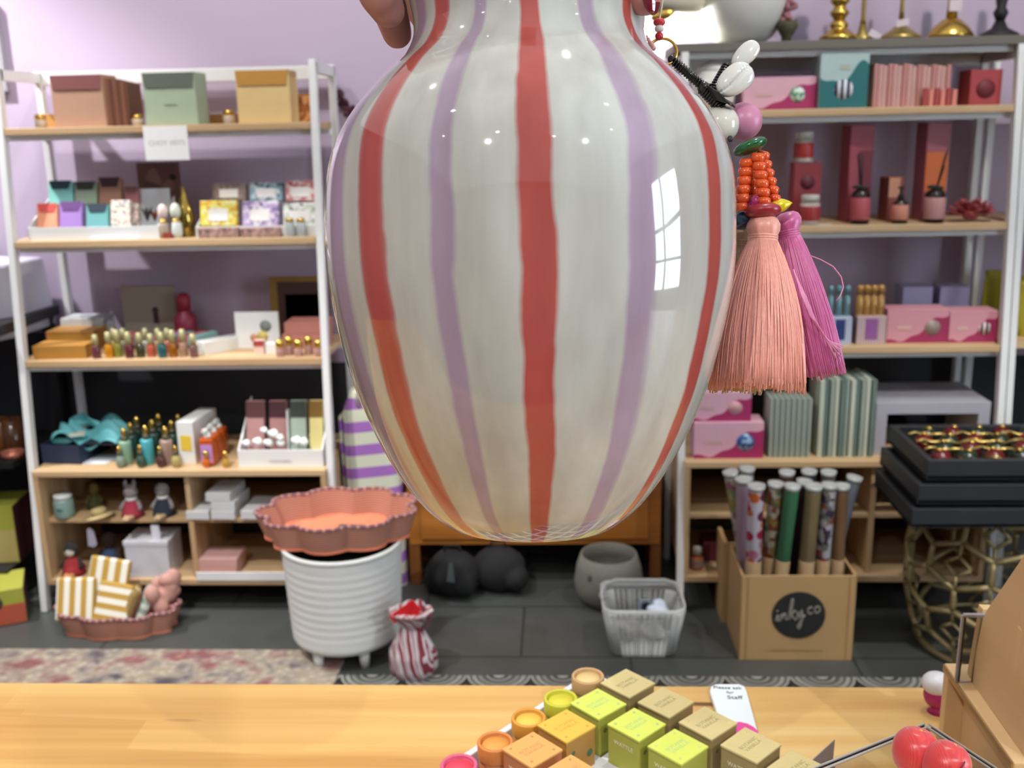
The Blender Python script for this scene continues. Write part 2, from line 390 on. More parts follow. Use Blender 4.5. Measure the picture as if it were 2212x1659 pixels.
# neighbouring unit beyond the right unit
xn0, xn1 = XR1+.03, XR1+.85
t = thing('shelving_unit', 'white metal shelving unit at the edge of the picture, holding the yellow bag', 'shelves')
for x in (xn0+.004, xn1):
    ob('post', G().bar((x, Yf(0)+.03, 0), (x, Yf(1.6)+.03, ZR[0]), .018, .026), white, t); ob('post', G().bar((x, YR, 0), (x, YR, ZR[0]), .02, .028), white, t)
for z in ZR[1:4]: ob('shelf_board', G().box(((xn0+xn1)/2, (Yf(z)+3.2)/2+.02, z-.01), (xn1-xn0+.03, 3.17-Yf(z), .02)), birch, t)
# ------------------------------------------------------------------ generic goods
def span(px0, px1, pyt, z, Y):
    x0, x1 = XZ(px0, Y, z), XZ(px1, Y, z)
    return (x0+x1)/2, x1-x0, P((px0+px1)/2, pyt, Y).z - z
def carton(name, label, cat, px0, px1, pyt, z, Y, dep, mat, group=None, bev=.001, parts=None, rz=0, h=None):
    """upright box whose front face shows between columns px0 and px1 and reaches up to row pyt"""
    cx, w, hh = span(px0, px1, pyt, z, Y); hh = h or hh
    t = thing(name, label, cat, (cx, Y, z), rz, group)
    ob('box_body', G().box((0, dep/2, hh/2), (w, dep, hh)), mat, t, bev=bev)
    if parts: parts(t, w, dep, hh)
    return t
def flap(col, frac=.3, m2=None):
    def f(t, w, d, h):
        hh = h*frac
        g = G().prism([(-w/2+.001, h+.001), (w/2-.001, h+.001), (w/2-w*.045, h-hh), (-w/2+w*.045, h-hh)], -.003, 0)
        g.box((0, d/2-.001, h+.001), (w-.002, d, .002))
        ob('flap', g, M(col, .8), t)
    return f
def round_label(col, u=0, v=.5, r=.3, name='label_disc'):
    def f(t, w, d, h):
        ob(name, G().lathe([(0, 0), (w*r, 0), (w*r, .001), (0, .001)], 24, 0, Tr(u*w, -.0005, v*h) @ Rx(PI/2)), M(col, .6), t)
    return f
def patch(col, x0, x1, z0, z1, name='label_patch', m=None):
    def f(t, w, d, h):
        ob(name, G().box(((x0+x1)/2*w, -.0006, (z0+z1)/2*h), ((x1-x0)*w, .0012, (z1-z0)*h)), m or M(col, .6), t)
    return f
def both(*fs):
    def f(t, w, d, h):
        for q in fs: q(t, w, d, h)
    return f
def ballcap(t, hb, h, r, cap):
    ob('collar', G().lathe([(0, hb-.001), (r*.5, hb-.001), (r*.5, hb+(h-hb)*.35), (0, hb+(h-hb)*.35)], 16), M('#4a4632', .4), t)
    ob('cap', G().sph((0, 0, hb+(h-hb)*.65), (r*.5, r*.5, (h-hb)*.35), 16), cap, t)
def bottle(name, label, cat, px, pyt, pyb, Y, z, r, body, cap, group=None, capf=.28, shape='round', glass=None, labelcol=None, n=20):
    x = XZ(px, Y, z); h = P(px, pyt, Y).z - z
    t = thing(name, label, cat, (x, Y, z), 0, group); hb = h*(1-capf)
    if shape == 'round': pr = [(0, 0), (r*.9, 0), (r, hb*.08), (r, hb*.6), (r*.85, hb*.8), (r*.42, hb*.93), (r*.4, hb)]
    elif shape == 'ball': pr = [(0, 0), (r*.6, 0), (r*.95, hb*.25), (r, hb*.5), (r*.8, hb*.8), (r*.4, hb*.95), (r*.35, hb)]
    else: pr = [(0, 0), (r*.95, 0), (r, hb*.04), (r, hb*.93), (r*.9, hb)]
    ob('body', G().lathe(pr, n), body, t)
    if labelcol == 'ballcap': ballcap(t, hb, h, r, cap); return t
    rc = r*(.7 if shape != 'jar' else .95)
    cp = [(0, hb), (rc, hb), (rc*1.05, hb+(h-hb)*.5), (rc*.92, h-.002), (0, h)]
    ob('cap', G().lathe(cp, n), cap, t)
    if labelcol: ob('label_band', G().lathe([(r*1.012, hb*.18), (r*1.015, hb*.2), (r*1.015, hb*.68), (r*1.012, hb*.7)], n), M(labelcol, .5), t)
    return t
gold = M('#c9a955', .25, 1.0, .04)
goldd = M('#8c7430', .3, 1.0, .1)
# ------------------------------------------------------------------ left unit, top board
z = ZL[0]; Y = Yf(z)+.02
# print on the big envelopes
carton('gift_box', 'tan gift box with a dusty rose flap beside the folded brown bags', 'gift box', 120, 231, 163, z, Y, .10, M('#b08a72', .8), parts=both(flap('#7c4a48', .27)))
carton('gift_box', 'sage green gift box with a darker green flap, above the white card sign', 'gift box', 317, 429, 158, z, Y, .10, M('#9fb299', .8), parts=both(flap('#5f665c', .27), patch('#7f9480', -.12, .12, .38, .41, 'gold_print')))
carton('gift_box', 'pale yellow gift box with an ochre flap near the right post', 'gift box', 516, 629, 153, z, Y, .10, M('#d8bd84', .8), parts=flap('#b8873f', .27))
for k in range(6):
    carton('folded_bag', 'brown folded gift bag standing on edge beside the tan gift box', 'gift bag', 236+8*k, 243+8*k, 168+2*k, z, Y+.015+.004*k, .10, M('#6d4638' if k % 2 else '#8a5d49', .8), 'brown bags filed beside the tan gift box', bev=0)
carton('gift_box', 'small orange patterned box behind the pale yellow gift box', 'gift box', 634, 680, 203, z, Y+.12, .06, blots('amber_leaf', ['#c07a3c', '#a4602c', '#d39a5c', '#8a4c26'], 60))
carton('wooden_box', 'low brown wooden box between the green and yellow gift boxes', 'box', 448, 512, 246, z, Y+.12, .08, wood('brownbox', '#8d6237', '#6b4522'))
carton('wooden_box', 'low tan wooden box behind the tan gift box', 'box', 102, 150, 246, z, Y+.15, .06, wood('tanbox', '#b88c4f', '#99703a'))
for px, pt, lab in ((90, 246, 'small gold-capped jar by the left end of the top board'), (298, 246, 'small gold-capped jar between the tan and green gift boxes'), (496, 237, 'small gold-capped jar just left of the yellow gift box')):
    bottle('cosmetic_jar', lab, 'jar', px, pt, 270, Y+.04, z, .0165, M('#bcae9c', .3), gold, 'gold-capped jars on the top board', .4, 'jar')
# card sign on the front of the top board
p0, p1 = P(308, 273, Yf(z)-.02), P(410, 345, Yf(z)-.02)
t = thing('card_sign', 'white card sign with faint grey lettering hanging from the top board', 'sign', ((p0.x+p1.x)/2, Yf(z)-.02, p1.z))
w, h = p1.x-p0.x, p0.z-p1.z
ob('card', G().box((0, 0, h/2), (w, .0025, h)), M('#eef0ef', .6, var=.01), t)
text('lettering', 'CHOY VEITS', .019, M('#b4b6b6', .7), t, (.002, -.0014, h*.5), ext=.0002)
# ------------------------------------------------------------------ left unit, second board
z = ZL[1]; Yb = Yf(z)+.01
def display_tray(label, px0, px1, lip_top, z, Y, dep, rise, group=None):
    cx, w, h = span(px0, px1, lip_top, z, Y)
    t = thing('display_tray', label, 'display tray', (cx, Y, z), 0, group); th = .004
    ob('front_lip', G().box((0, th/2, h/2), (w, th, h)), white, t, bev=.001)
    ob('base', G().box((0, dep/2+th, .002), (w-.002, dep, .004)), white, t)
    for s in (-1, 1):
        x = s*(w/2-th/2)
        g = G().add([(x-.002, th, 0), (x-.002, dep, 0), (x-.002, dep, h+rise), (x-.002, th, h), (x+.002, th, 0), (x+.002, dep, 0), (x+.002, dep, h+rise), (x+.002, th, h)],
                    [(0, 1, 2, 3), (7, 6, 5, 4), (0, 4, 5, 1), (1, 5, 6, 2), (2, 6, 7, 3), (3, 7, 4, 0)])
        ob('tray_side', g, white, t)
    return t
display_tray('white stepped display tray holding the coloured envelope pouches', 62, 345, 490, z, Yb, .15, .075)
def pouch(px0, px1, pyt, pyb, Y, col, fcol, label, lean=.35, cat='pouch', mat=None, dep=.022, base=None, grp=None, fl=.34, name='envelope_pouch'):
    z0 = P((px0+px1)/2, pyb, Y).z; x0, x1 = XZ(px0, Y, z0), XZ(px1, Y, z0); w = x1-x0; h = (P(px0, pyt, Y+.03).z-z0)/math.cos(lean)
    t = thing(name, label, cat, ((x0+x1)/2, Y, z0), 0, grp); t.rotation_euler = (-lean, 0, 0)
    ob('packet', G().box((0, dep/2, h/2), (w*.96, dep, h)), mat or M(col, .6), t, bev=.003)
    if fcol: ob('flap', G().prism([(-w*.44, h+.001), (w*.44, h+.001), (w*.32, h*(1-fl)), (-w*.32, h*(1-fl))], -.002, .001), M(fcol, .6), t)
    return t
g1, g2 = 'envelope pouches on the white display tray', 'patterned packets on the right display tray'
zz = [(104, 158, 391, 442, '#7fc7bd', '#22414a', 'mint envelope pouch with a dark flap, back row of the tray'),
      (160, 210, 393, 442, '#8ea087', '#2f352a', 'sage envelope pouch with an olive flap, back row of the tray'),
      (212, 263, 384, 442, '#9a6f5b', '#3a1a1c', 'brown envelope pouch with a maroon flap, back row of the tray'),
      (268, 300, 404, 442, '#8d5a5a', '#6b3f40', 'dusty rose envelope pouch at the right end of the back row')]
for a, b_, c, d, e, f, l in zz: pouch(a, b_, c, d, Yb+.085, e, f, l, .22, grp=g1)
zz = [(78, 125, 440, 492, '#efa47e', '#d9564f', 'coral envelope pouch, front row of the tray'),
      (127, 178, 436, 492, '#a782c8', '#6d4684', 'purple envelope pouch, front row of the tray'),
      (185, 235, 441, 492, '#6fb1b0', '#2b3d4a', 'turquoise envelope pouch with a navy flap, front row of the tray')]
for a, b_, c, d, e, f, l in zz: pouch(a, b_, c, d, Yb+.02, e, f, l, .25, grp=g1)
fl1 = blots('floral_cream', ['#e9e2cf', '#e2d7c3', '#c9a9a0', '#e9e2cf', '#8e9aa8', '#efe9da'], 160)
fl2 = blots('floral_grey', ['#b9aa9a', '#8d8177', '#cbb8aa', '#6e6862', '#a8897f'], 160)
pouch(238, 282, 432, 492, Yb+.02, '', None, 'cream floral packet beside the turquoise pouch', .25, mat=fl1, grp=g1)
pouch(284, 300, 438, 486, Yb+.03, '', None, 'grey patterned packet wedged right of the cream floral one', .25, mat=fl2, grp=g1)
carton('white_card', 'blank white card propped up at the right end of the tray', 'card', 304, 374, 407, z+.02, Yb+.11, .003, M('#d9dee0', .6))
for px, c, l in ((318, '#3c3a3d', 'dark feathered tuft beside the floral packets'), (334, '#6e3529', 'rust feathered tuft before the white card')):
    q = P(px, 470, Yb+.08); g = G()
    for k in range(9):
        a = random.uniform(-.6, .6); L_ = random.uniform(.018, .032)
        g.tube([q+Vector((0, 0, -.01)), q+Vector((math.sin(a)*L_*.5, random.uniform(-.004, .004), .5*L_)), q+Vector((math.sin(a)*L_, random.uniform(-.006, .006), L_))], [.002, .004, .0008], 6)
    ob('feather_tuft', g, M(c, .8), label=l, cat='tuft')
t = thing('leaning_picture', 'brown picture panels with a pale streak, leaning on the wall behind the gold bottle', 'picture', (XZ(356, 3.12, z), 3.12, z))
ob('panel', G().box((0, 0, .11), (.13, .012, .20)), blots('brownpic', ['#5a3a33', '#6a463c', '#51342f', '#7a564a'], 22, const=False), t)
ob('dark_circle', G().lathe([(0, 0), (.010, 0), (.010, .002), (0, .002)], 18, 0, Tr(.045, -.006, .165) @ Rx(PI/2)), M('#150f10', .7), t)
# gold drop bottle
x = XZ(405, Yb+.05, z)
t = thing('drop_bottle', 'shiny gold teardrop bottle in the middle of the second board', 'bottle', (x, Yb+.05, z))
ob('body', G().lathe([(0, 0), (.016, 0), (.020, .01), (.025, .035), (.026, .05), (.022, .075), (.014, .1), (.007, .125), (.004, .14), (0, .146)], 28), M('#a8924a', .12, 1.0, .05), t)
ob('base_ring', G().lathe([(0, 0), (.019, 0), (.019, .006), (0, .006)], 28), goldd, t)
for px, c, l, tp in ((357, '#e3cfc9', 'pale pink skittle-shaped soap jar left of the gold bottle', 440), (384, '#d5dccb', 'pale green skittle-shaped soap jar touching the gold bottle', 438)):
    x = XZ(px, Yb+.01, z); h = P(px, tp, Yb+.01).z-z
    t = thing('soap_jar', l, 'jar', (x, Yb+.012, z)); r = .016
    ob('body', G().lathe([(0, 0), (r*.8, 0), (r, h*.15), (r*.9, h*.4), (r*.6, h*.5)], 18), M('#a89a88' if px < 370 else '#cfd6d2', .4), t)
    ob('gold_collar', G().lathe([(0, h*.46), (r*.75, h*.46), (r*.75, h*.54), (0, h*.54)], 18), gold, t)
    ob('head', G().sph((0, 0, h*.76), (r*.95, r*.95, h*.24), 18), M(c, .4), t)
carton('red_trinket_dish', 'tiny dark red dish between the soap jars and the tray', 'dish', 352, 372, 503, z, Yb-.005, .012, M('#8d3530', .5))
t = display_tray('white stepped display tray holding six patterned soft packets', 424, 700, 488, z, Yb+.012, .15, .07)
packs = [(457, 532, 396, 434, .085, ['#8d7a72', '#a08c82', '#7a6a64'], 'taupe patterned packet, back row of the right tray'),
         (538, 612, 394, 434, .085, ['#8fb3bd', '#d5e2e4', '#56707d', '#a9c5cc'], 'blue patterned packet, back row of the right tray'),
         (616, 682, 389, 434, .085, ['#d98d8b', '#eadcd7', '#c66a6a', '#e5b5ae'], 'pink patterned packet, back row of the right tray'),
         (431, 514, 433, 488, .03, ['#d9cf5e', '#e8e3a0', '#d8a338', '#e6d95b'], 'yellow patterned packet, front row of the right tray'),
         (522, 604, 434, 488, .03, ['#b9a4cc', '#e4dcea', '#8b7aa3', '#c9b8d8'], 'lavender patterned packet, front row of the right tray'),
         (610, 690, 438, 488, .03, ['#c9d2c4', '#e9ece6', '#8c9688', '#dfe3da'], 'pale green patterned packet, front row of the right tray')]
for i, (a, b_, c, d, dy, cols, l) in enumerate(packs):
    tt = pouch(a, b_, c, d, Yb+dy, '', None, l, .2, cat='packet', mat=blots('pack%d' % i, cols, 95, .45), dep=.026, grp=g2, name='soft_packet')
    z0 = (P(a, c, Yb+dy+.03).z-P(a, d, Yb+dy).z)
    ob('paper_label', G().box((0, -.001, z0*.45), (.055, .002, z0*.5)), M('#ece9e4', .6), tt)
for k, (a, b_) in enumerate(((428, 516), (520, 606))):
    carton('flat_pouch', ('dusty pink flat pouch under the yellow packet', 'dusty pink flat pouch under the lavender packet')[k], 'pouch', a, b_, 492, z, Yb-.012, .02, blots('dustyflat', ['#9d7d75', '#b79489', '#7b5f5b'], 80), 'flat pouches before the right tray', bev=.003)
for px, l in ((628, 'small pale jar before the right tray, nearer the pouches'), (652, 'small pale jar before the right tray, nearer the post')):
    bottle('small_jar', l, 'jar', px, 470, 510, Yb-.004, z, .0125, M('#cdd3d0', .2, trans=.3), gold, 'pale jars before the right tray', .22, 'jar')
carton('price_card', 'thin white price strip lying before the left display tray', 'card', 195, 300, 512, z, Yb-.012, .008, M('#f1f1ee', .5))
# ------------------------------------------------------------------ left unit, third board
z = ZL[2]; Yc = Yf(z)+.0
mw = wood('mustard_wood', '#b07f36', '#8f6325', '#c4934a')
carton('wooden_tray', 'flat mustard wooden tray at the left front of the third board', 'tray', 74, 186, 747, z, Yc+.01, .085, mw, rz=.04)
carton('wooden_tray', 'shallow mustard wooden box behind the flat tray', 'tray', 104, 205, 716, z, Yc+.12, .10, mw)
mb = blots('marbled', ['#d7dcdc', '#c9cfd2', '#a9b0b2', '#e3e6e5', '#8f9799'], 30, const=False)
carton('marbled_box', 'white and grey marbled box at the back of the third board', 'box', 137, 228, 688, z, Yc+.21, .09, mb, parts=patch('#7d8486', .1, .4, .25, .6, 'grey_motif'))
carton('beige_print', 'beige art print with a small dark figure, leaning on the wall', 'picture', 272, 386, 617, z, YR-.03, .01, M('#8f887c', .8), parts=both(round_label('#3d2626', .12, .55, .06, 'figure_head'), patch('#3d2626', .07, .17, .3, .5, 'figure_body')))
x = XZ(405, YR-.06, z); t = thing('red_bottle', 'dark red shouldered bottle against the wall on the third board', 'bottle', (x, YR-.06, z))
ob('body', G().lathe([(0, 0), (.034, 0), (.036, .05), (.035, .075), (.02, .095), (.018, .1)], 24), M('#7d2038', .45), t)
ob('cap', G().lathe([(0, .1), (.021, .1), (.022, .14), (.012, .153), (0, .155)], 24), M('#8f2233', .45), t)
# ribbon rolls and little boxes behind the bottles
rc = [('#e06a86', 236, 700, 'rose'), ('#d8897b', 262, 698, 'salmon'), ('#9a8280', 292, 700, 'mauve'), ('#d873b8', 336, 700, 'hot pink'), ('#7fb0b8', 362, 690, 'light blue'), ('#cf5560', 390, 684, 'red'), ('#8fc0bf', 412, 690, 'aqua')]
for c, px, pt, nm in rc:
    carton('slim_box', '%s slim box lying behind the little scent bottles' % nm, 'box', px-9, px+9, pt+10, z+.012, Yc+.13, .10, M(c, .6), 'slim coloured boxes behind the scent bottles', rz=-.5, h=.028)
bc = [('#6b3a42', 210, 'plum', 722), ('#d08a15', 238, 'amber', 716), ('#8a8a3a', 257, 'olive', 712), ('#6a2a35', 281, 'burgundy', 716), ('#3f4126', 305, 'dark green', 718), ('#c05a3f', 329, 'rust', 720), ('#2d6468', 352, 'teal', 716), ('#9a5a10', 376, 'brown', 712), ('#b08a72', 398, 'beige', 710), ('#7d5a56', 420, 'mauve', 720)]
for i, (c, px, nm, pt) in enumerate(bc):
    bottle('scent_bottle', 'little %s scent bottle with a pale gold cap, third board' % nm, 'bottle', px, pt, 765, Yc+.02+.006*(i % 3), z, .0125, M(c, .12, trans=.25), M('#a8a376', .4, .3), 'little scent bottles in a row', .5, 'flat')
for k, (px, c) in enumerate(((250, '#d8c28a'), (270, '#a9b29a'), (318, '#cfd6cf'), (345, '#c7b18a'), (365, '#dd8f86'))):
    bottle('scent_bottle', 'small clear scent bottle %s' % ('behind the amber bottle', 'behind the olive bottle', 'behind the dark green bottle', 'behind the rust bottle', 'behind the teal bottle')[k], 'bottle', px, 708, 760, Yc+.075, z, .012, M(c, .15, trans=.3), M('#a5a278', .4, .3), 'little scent bottles in a row', .5, 'flat')
q = Pz(430, 765, z)
t = thing('long_box', 'long white box lying diagonally on the third board', 'box', (q.x+.005, q.y, z), -.72)
ob('box_body', G().box((.0, .10, .019), (.048, .20, .038)), M('#d3d4d0', .6), t, bev=.001)
carton('floral_card', 'white card with a yellow and grey flower, standing on the third board', 'card', 512, 606, 674, z, Yc+.13, .006, M('#dfe3e3', .6), parts=both(round_label('#cdbd6a', .12, .35, .12, 'yellow_flower'), round_label('#7f8a88', .2, .62, .13, 'grey_flower'), round_label('#c08a6a', -.08, .3, .09, 'peach_flower')))
t = carton('framed_picture', 'brown picture in a gold frame leaning at the right of the third board', 'picture', 590, 698, 598, z, YR-.03, .014, M('#8a6a2c', .5), parts=both(patch('#3f2723', -.34, .5, .05, .92, 'mount'), patch('', -.2, .5, .15, .72, 'print', blots('brownprint', ['#8a5a4c', '#7b6440', '#9a6e5e'], 26, const=False))))
for k, (pa, pt) in enumerate(((612, 700), (615, 671))):
    carton('pink_box', ('salmon pink box, bottom of the stack of two near the post', 'salmon pink box, top of the stack of two near the post')[k], 'box', pa, 705, pt, z+(.0 if k == 0 else .046), Yc+.12, .10, M('#b5766a', .7), 'stacked salmon boxes', h=.045 if k == 0 else .034)
for k, px in enumerate((606, 626, 646, 668, 690)):
    bottle('round_jar', 'tiny round jar with a domed gold lid before the salmon boxes', 'jar', px, 733-(k % 2)*7, 758, Yc+.02+.022*(k % 2), z, .0125, M('#a9817a', .3), gold, 'tiny gold-lidded jars before the salmon boxes', .5, 'jar')
carton('red_pot', 'low pot with a dark red lid in front of the floral card', 'pot', 549, 571, 736, z, Yc+.045, .025, M('#d9b8ac', .5), parts=patch('#9c3a34', -.5, .5, .6, 1.0, 'red_lid'))
carton('white_pot', 'small square white pot right of the red-lidded pot', 'pot', 574, 598, 742, z, Yc+.05, .025, M('#dfe3e1', .4))
# ------------------------------------------------------------------ cabinet top of the left unit
z = ZL[3]; Yd = Yf(.4)-.01
q0, q1 = Pz(94, 1004, z), Pz(168, 1002, z)
t = thing('tissue_box', 'open navy box spilling teal tissue paper, on the left cabinet', 'box', (q0.x+.055, q0.y+.005, z), -.1)
nv = M('#1d2a44', .6)
ob('box_wall', G().box((0, .002, .03), (.125, .003, .06)), nv, t); ob('box_wall', G().box((0, .17, .03), (.125, .003, .06)), nv, t)
for s in (-1, 1): ob('box_wall', G().box((s*.061, .086, .03), (.003, .17, .06)), nv, t)
ob('box_base', G().box((0, .086, .002), (.12, .168, .004)), nv, t)
ob('lid_flap', G().box((.12, .10, .058), (.11, .15, .003), 0), M('#101826', .6), t)
teal = M('#66b3b8', .55, var=.15, scale=60, bump=.3)
def tis(u, v):
    x = -.05+.22*u; y = .03+.15*v
    return (x, y, .06+.022*math.sin(9*u+3*v)+.012*math.sin(17*v+5*u)+.02*v)
g = G().grid(tis, 26, 20); g.v = [(x+.0, y, z_) for x, y, z_ in g.v]
g.grid(lambda u, v: (-.03+.10*u-.02*v, .15+.01*math.sin(6*u), .075+.045*v*(1-abs(u-.4))), 10, 6)
o = ob('tissue_paper', g, teal, t); sm = o.modifiers.new('thick', 'SOLIDIFY'); sm.thickness = .001
ob('green_tissue', G().sph((-.01, .03, .062), (.035, .018, .010), 16), M('#1f5a58', .6), t)
ob('cream_sheet', G().box((.045, .06, .073), (.05, .05, .002), 0, Rz(.5)), M('#d9d8c8', .6), t)
q = Pz(205, 996, z); ob('paper_sheet', G().slab([(-.05, -.03), (.045, -.03), (.07, .06), (-.02, .06)], 0, .0015), M('#cdd3d8', .6), loc=(q.x, q.y, z), label='loose white paper sheet poking out beside the navy box', cat='paper')
pf = [('#7f9f86', '#5c6b4a', 275, 928, 'sage green'), ('#4aa0a8', '#235658', 322, 922, 'bright teal'), ('#9a8074', '#4a4436', 364, 924, 'taupe')]
for c, c2, px, pt, nm in pf:
    for k in range(3):
        YY = Yd+.045+.055*k
        col = c if k == 0 else ('#1f4a45', '#23433a', '#2c3a30')[k]
        bottle('perfume_bottle', ('%s perfume bottle with a round gold stopper, at the front of its file' % nm) if k == 0 else 'dark green perfume bottle, %s of the file behind the %s one' % (('front', 'middle', 'back')[k], nm), 'bottle', px+k*14, pt-4-k*13, 978, YY, z, .019, M(col, .3), gold, 'perfume bottles in three files', .36, 'flat', labelcol='ballcap')
for px, c, nm, pt in ((262, '#8fa08f', 'grey-green', 963), (306, '#3d5a4a', 'deep green', 961), (349, '#5a3630', 'maroon', 963), (382, '#c0b070', 'honey', 962)):
    bottle('scent_bottle', 'tiny %s globe bottle with a gold knob, front of the left cabinet top' % nm, 'bottle', px, pt, 996, Yd+.012, z, .0145, M(c, .15, trans=.3), gold, 'tiny globe bottles on the cabinet top', .42, 'ball', labelcol='ballcap')
carton('soap_box', 'white carton with a yellow label beside the orange bottles', 'carton', 388, 425, 912, z, Yd+.04, .16, M('#d9dcd8', .6), rz=-.12, parts=patch('#d9b93c', -.32, .32, .32, .68))
for k in range(3):
    x = XZ(453+11*k, Yd+.03+.05*k, z); t = thing('pump_bottle', ('orange bottle with a lilac label and white pump, front of the row of three', 'orange bottle with a white pump, middle of the row of three', 'orange bottle with a white pump, back of the row of three')[k], 'bottle', (x, Yd+.035+.052*k, z), 0, 'orange pump bottles in a row')
    ob('body', G().box((0, 0, .043), (.042, .042, .084)), M('#c4561a', .2, trans=.15), t, bev=.006)
    ob('pump', G().lathe([(0, .084), (.011, .084), (.011, .094), (.005, .096), (.005, .104), (0, .104)], 14).box((-.004, -.006, .107), (.012, .026, .008)), M('#d5dcd8', .4), t)
    if k == 0: ob('lilac_label', G().box((0, -.0215, .040), (.034, .001, .056)), M('#b78ac4', .5), t)
for px, pt, l in ((447, 973, 'tiny orange ball bottle before the lilac-labelled one'), (489, 974, 'tiny gold ball bottle before the white trough')):
    bottle('scent_bottle', l, 'bottle', px, pt, 990, Yd+.006, z, .011, M('#c4601c' if px < 460 else '#b08a3a', .2), gold, None, .4, 'ball')
t = display_tray('white trough with tall sloping sides holding the upright pastel boxes', 516, 699, 972, z, Yd+.005, .17, .12)
ob('divider', G().box((.012, .10, .09), (.003, .12, .15), 0, Rx(-.14)), white, t)
text('lettering', 'CANDLE REFILL', .010, M('#9a9c9c', .7), t, (0, -.001, .018), ext=.0002)
for px0, px1, c, cd_, l in ((533, 573, '#b58784', '#5a3334', 'dusty rose tall box, first in the white trough'), (583, 621, '#a97a78', '#421e22', 'dusty rose tall box, second in the white trough'), (628, 664, '#9dad9e', '#33382f', 'sage tall box in the white trough'), (669, 700, '#d8cb88', '#7a5a1e', 'pale yellow tall box in the white trough')):
    z0 = z+.005; Y0 = Yd+.055; x0, x1 = XZ(px0, Y0, z0), XZ(px1, Y0, z0)
    t = thing('tall_box', l, 'box', ((x0+x1)/2, Y0, z0), 0, 'tall pastel boxes in the white trough'); t.rotation_euler = (-.20, 0, 0)
    ob('box_body', G().box((0, .012, .09), (x1-x0-.003, .024, .18)), M(c, .7), t, bev=.001)
    ob('top_band', G().box((0, -.0006, .1535), (x1-x0-.003, .0012, .05)), M(cd_, .7), t)
g = 'white cotton buds in the trough'
for px, py, r in ((532, 958, .010), (556, 955, .012), (580, 957, .012), (606, 958, .010), (570, 930, .009), (590, 938, .013), (604, 946, .010), (640, 953, .013), (655, 955, .012)):
    q = P(px, py, Yd+.032); gg = G()
    for k in range(5): gg.sph((math.cos(k*1.3)*r*.5, math.sin(k*1.3)*r*.5, (k % 2)*r*.3), r*.8, 10)
    ob('cotton_bud', gg, M('#e2e8e4', .8), loc=q, label='fluffy white cotton bud resting in the white trough', cat='cotton bud', group=g)
# ------------------------------------------------------------------ cubbies of the left cabinet
z = zmL; Yi = yfL+.05
def toy(name, label, px, pyt, z, Y, s, body, head, ears=None, face=None, collar=None, feet=None, tagc=False, mask=None):
    """small knitted soft toy: dress, head, ears, feet"""
    x = XZ(px, Y, z); t = thing(name, label, 'soft toy', (x, Y, z), 0, 'little knitted toys in the cubbies')
    dm = M(body, .95, scale=260, var=.25, bump=.5)
    ob('dress', G().lathe([(0, .004), (.034*s, .004), (.031*s, .02*s), (.021*s, .046*s), (.010*s, .058*s), (0, .06*s)], 22), dm, t)
    hm = M(head, .95, scale=200, var=.1)
    ob('head', G().sph((0, 0, .079*s), (.021*s, .019*s, .023*s), 18), hm, t)
    if mask: ob('face_patch', G().sph((0, -.010*s, .074*s), (.015*s, .011*s, .015*s), 16), M(mask, .9), t)
    if ears:
        for k in (-1, 1): ob('ear', G().sph((k*.013*s, 0, .105*s), (.0065*s, .005*s, .014*s), 12), M(ears, .95), t)
    if collar: ob('collar', G().lathe([(.012*s, .052*s), (.018*s, .056*s), (.016*s, .062*s), (.010*s, .063*s)], 18), M(collar, .9), t)
    for k in (-1, 1):
        ob('eye', G().sph((k*.007*s, -.0195*s, .082*s), .0018*s, 8), M('#1a1515', .3), t)
        if feet: ob('foot', G().sph((k*.022*s, -.034*s, .009*s), (.010*s, .024*s, .008*s), 12, T=Rz(-k*.5)), M(feet, .9), t)
        ob('arm', G().tube([(k*.017*s, 0, .050*s), (k*.028*s, -.008*s, .036*s), (k*.030*s, -.016*s, .026*s)], [.006*s, .006*s, .007*s], 8), hm, t)
    return t
toy('knitted_toy', 'grey rabbit toy in a red knitted dress on the upper cubby shelf', 288, 1035, z, Yi, 1.0, '#a03344', '#8d8486', '#8d8486', collar='#cfd3cf', feet='#a98b66')
toy('knitted_toy', 'grey toy in a navy knitted dress on the upper cubby shelf', 356, 1035, z, Yi+.01, 1.02, '#28303c', '#8a8484', None, collar='#d2d2cd', feet='#a08a6a')
toy('knitted_toy', 'mustard-headed toy behind the straw hat in the cubby', 208, 1060, z, Yi+.075, .8, '#5a5a3a', '#7a6a34', None)
x = XZ(141, Yi, z); t = thing('storage_jar', 'pale blue-green glass jar with a dark round label in the upper cubby', 'jar', (x, Yi, z))
ob('glass_body', G().lathe([(0, 0), (.027, 0), (.030, .006), (.030, .05), (.026, .060), (0, .062)], 26), M('#8fb0a8', .15, trans=.25), t)
ob('lid', G().lathe([(0, .060), (.027, .060), (.027, .072), (0, .073)], 26), M('#cfd6d4', .4), t)
ob('round_label', G().sph((0, -.017, .030), (.017, .0145, .014), 18), M('#3c6663', .5), t)
x = XZ(216, Yi-.015, z); t = thing('straw_hat', 'doll-sized straw hat lying on the upper cubby shelf', 'hat', (x, Yi-.012, z)); t.rotation_euler = (-.12, -.22, 0)
st = M('#b3a071', .9, scale=250, var=.25)
ob('brim', G().lathe([(0, .010), (.02, .010), (.043, .003), (.044, .005), (.02, .0125), (0, .0125)], 30), st, t)
ob('crown', G().lathe([(.024, .011), (.023, .026), (.018, .032), (0, .033)], 26), st, t)
z = zbL
toy('knitted_toy', 'white-faced toy with a black cap and red knitted dress in the lower cubby', 161, 1165, z, Yi-.01, 1.05, '#9a2f33', '#2c2b2b', None, feet='#b07a4a', mask='#cfc8bc')
toy('knitted_toy', 'dark brown toy in a blue speckled dress in the lower cubby', 242, 1160, z, Yi+.04, 1.15, '#3a4a68', '#3a2a22', None)
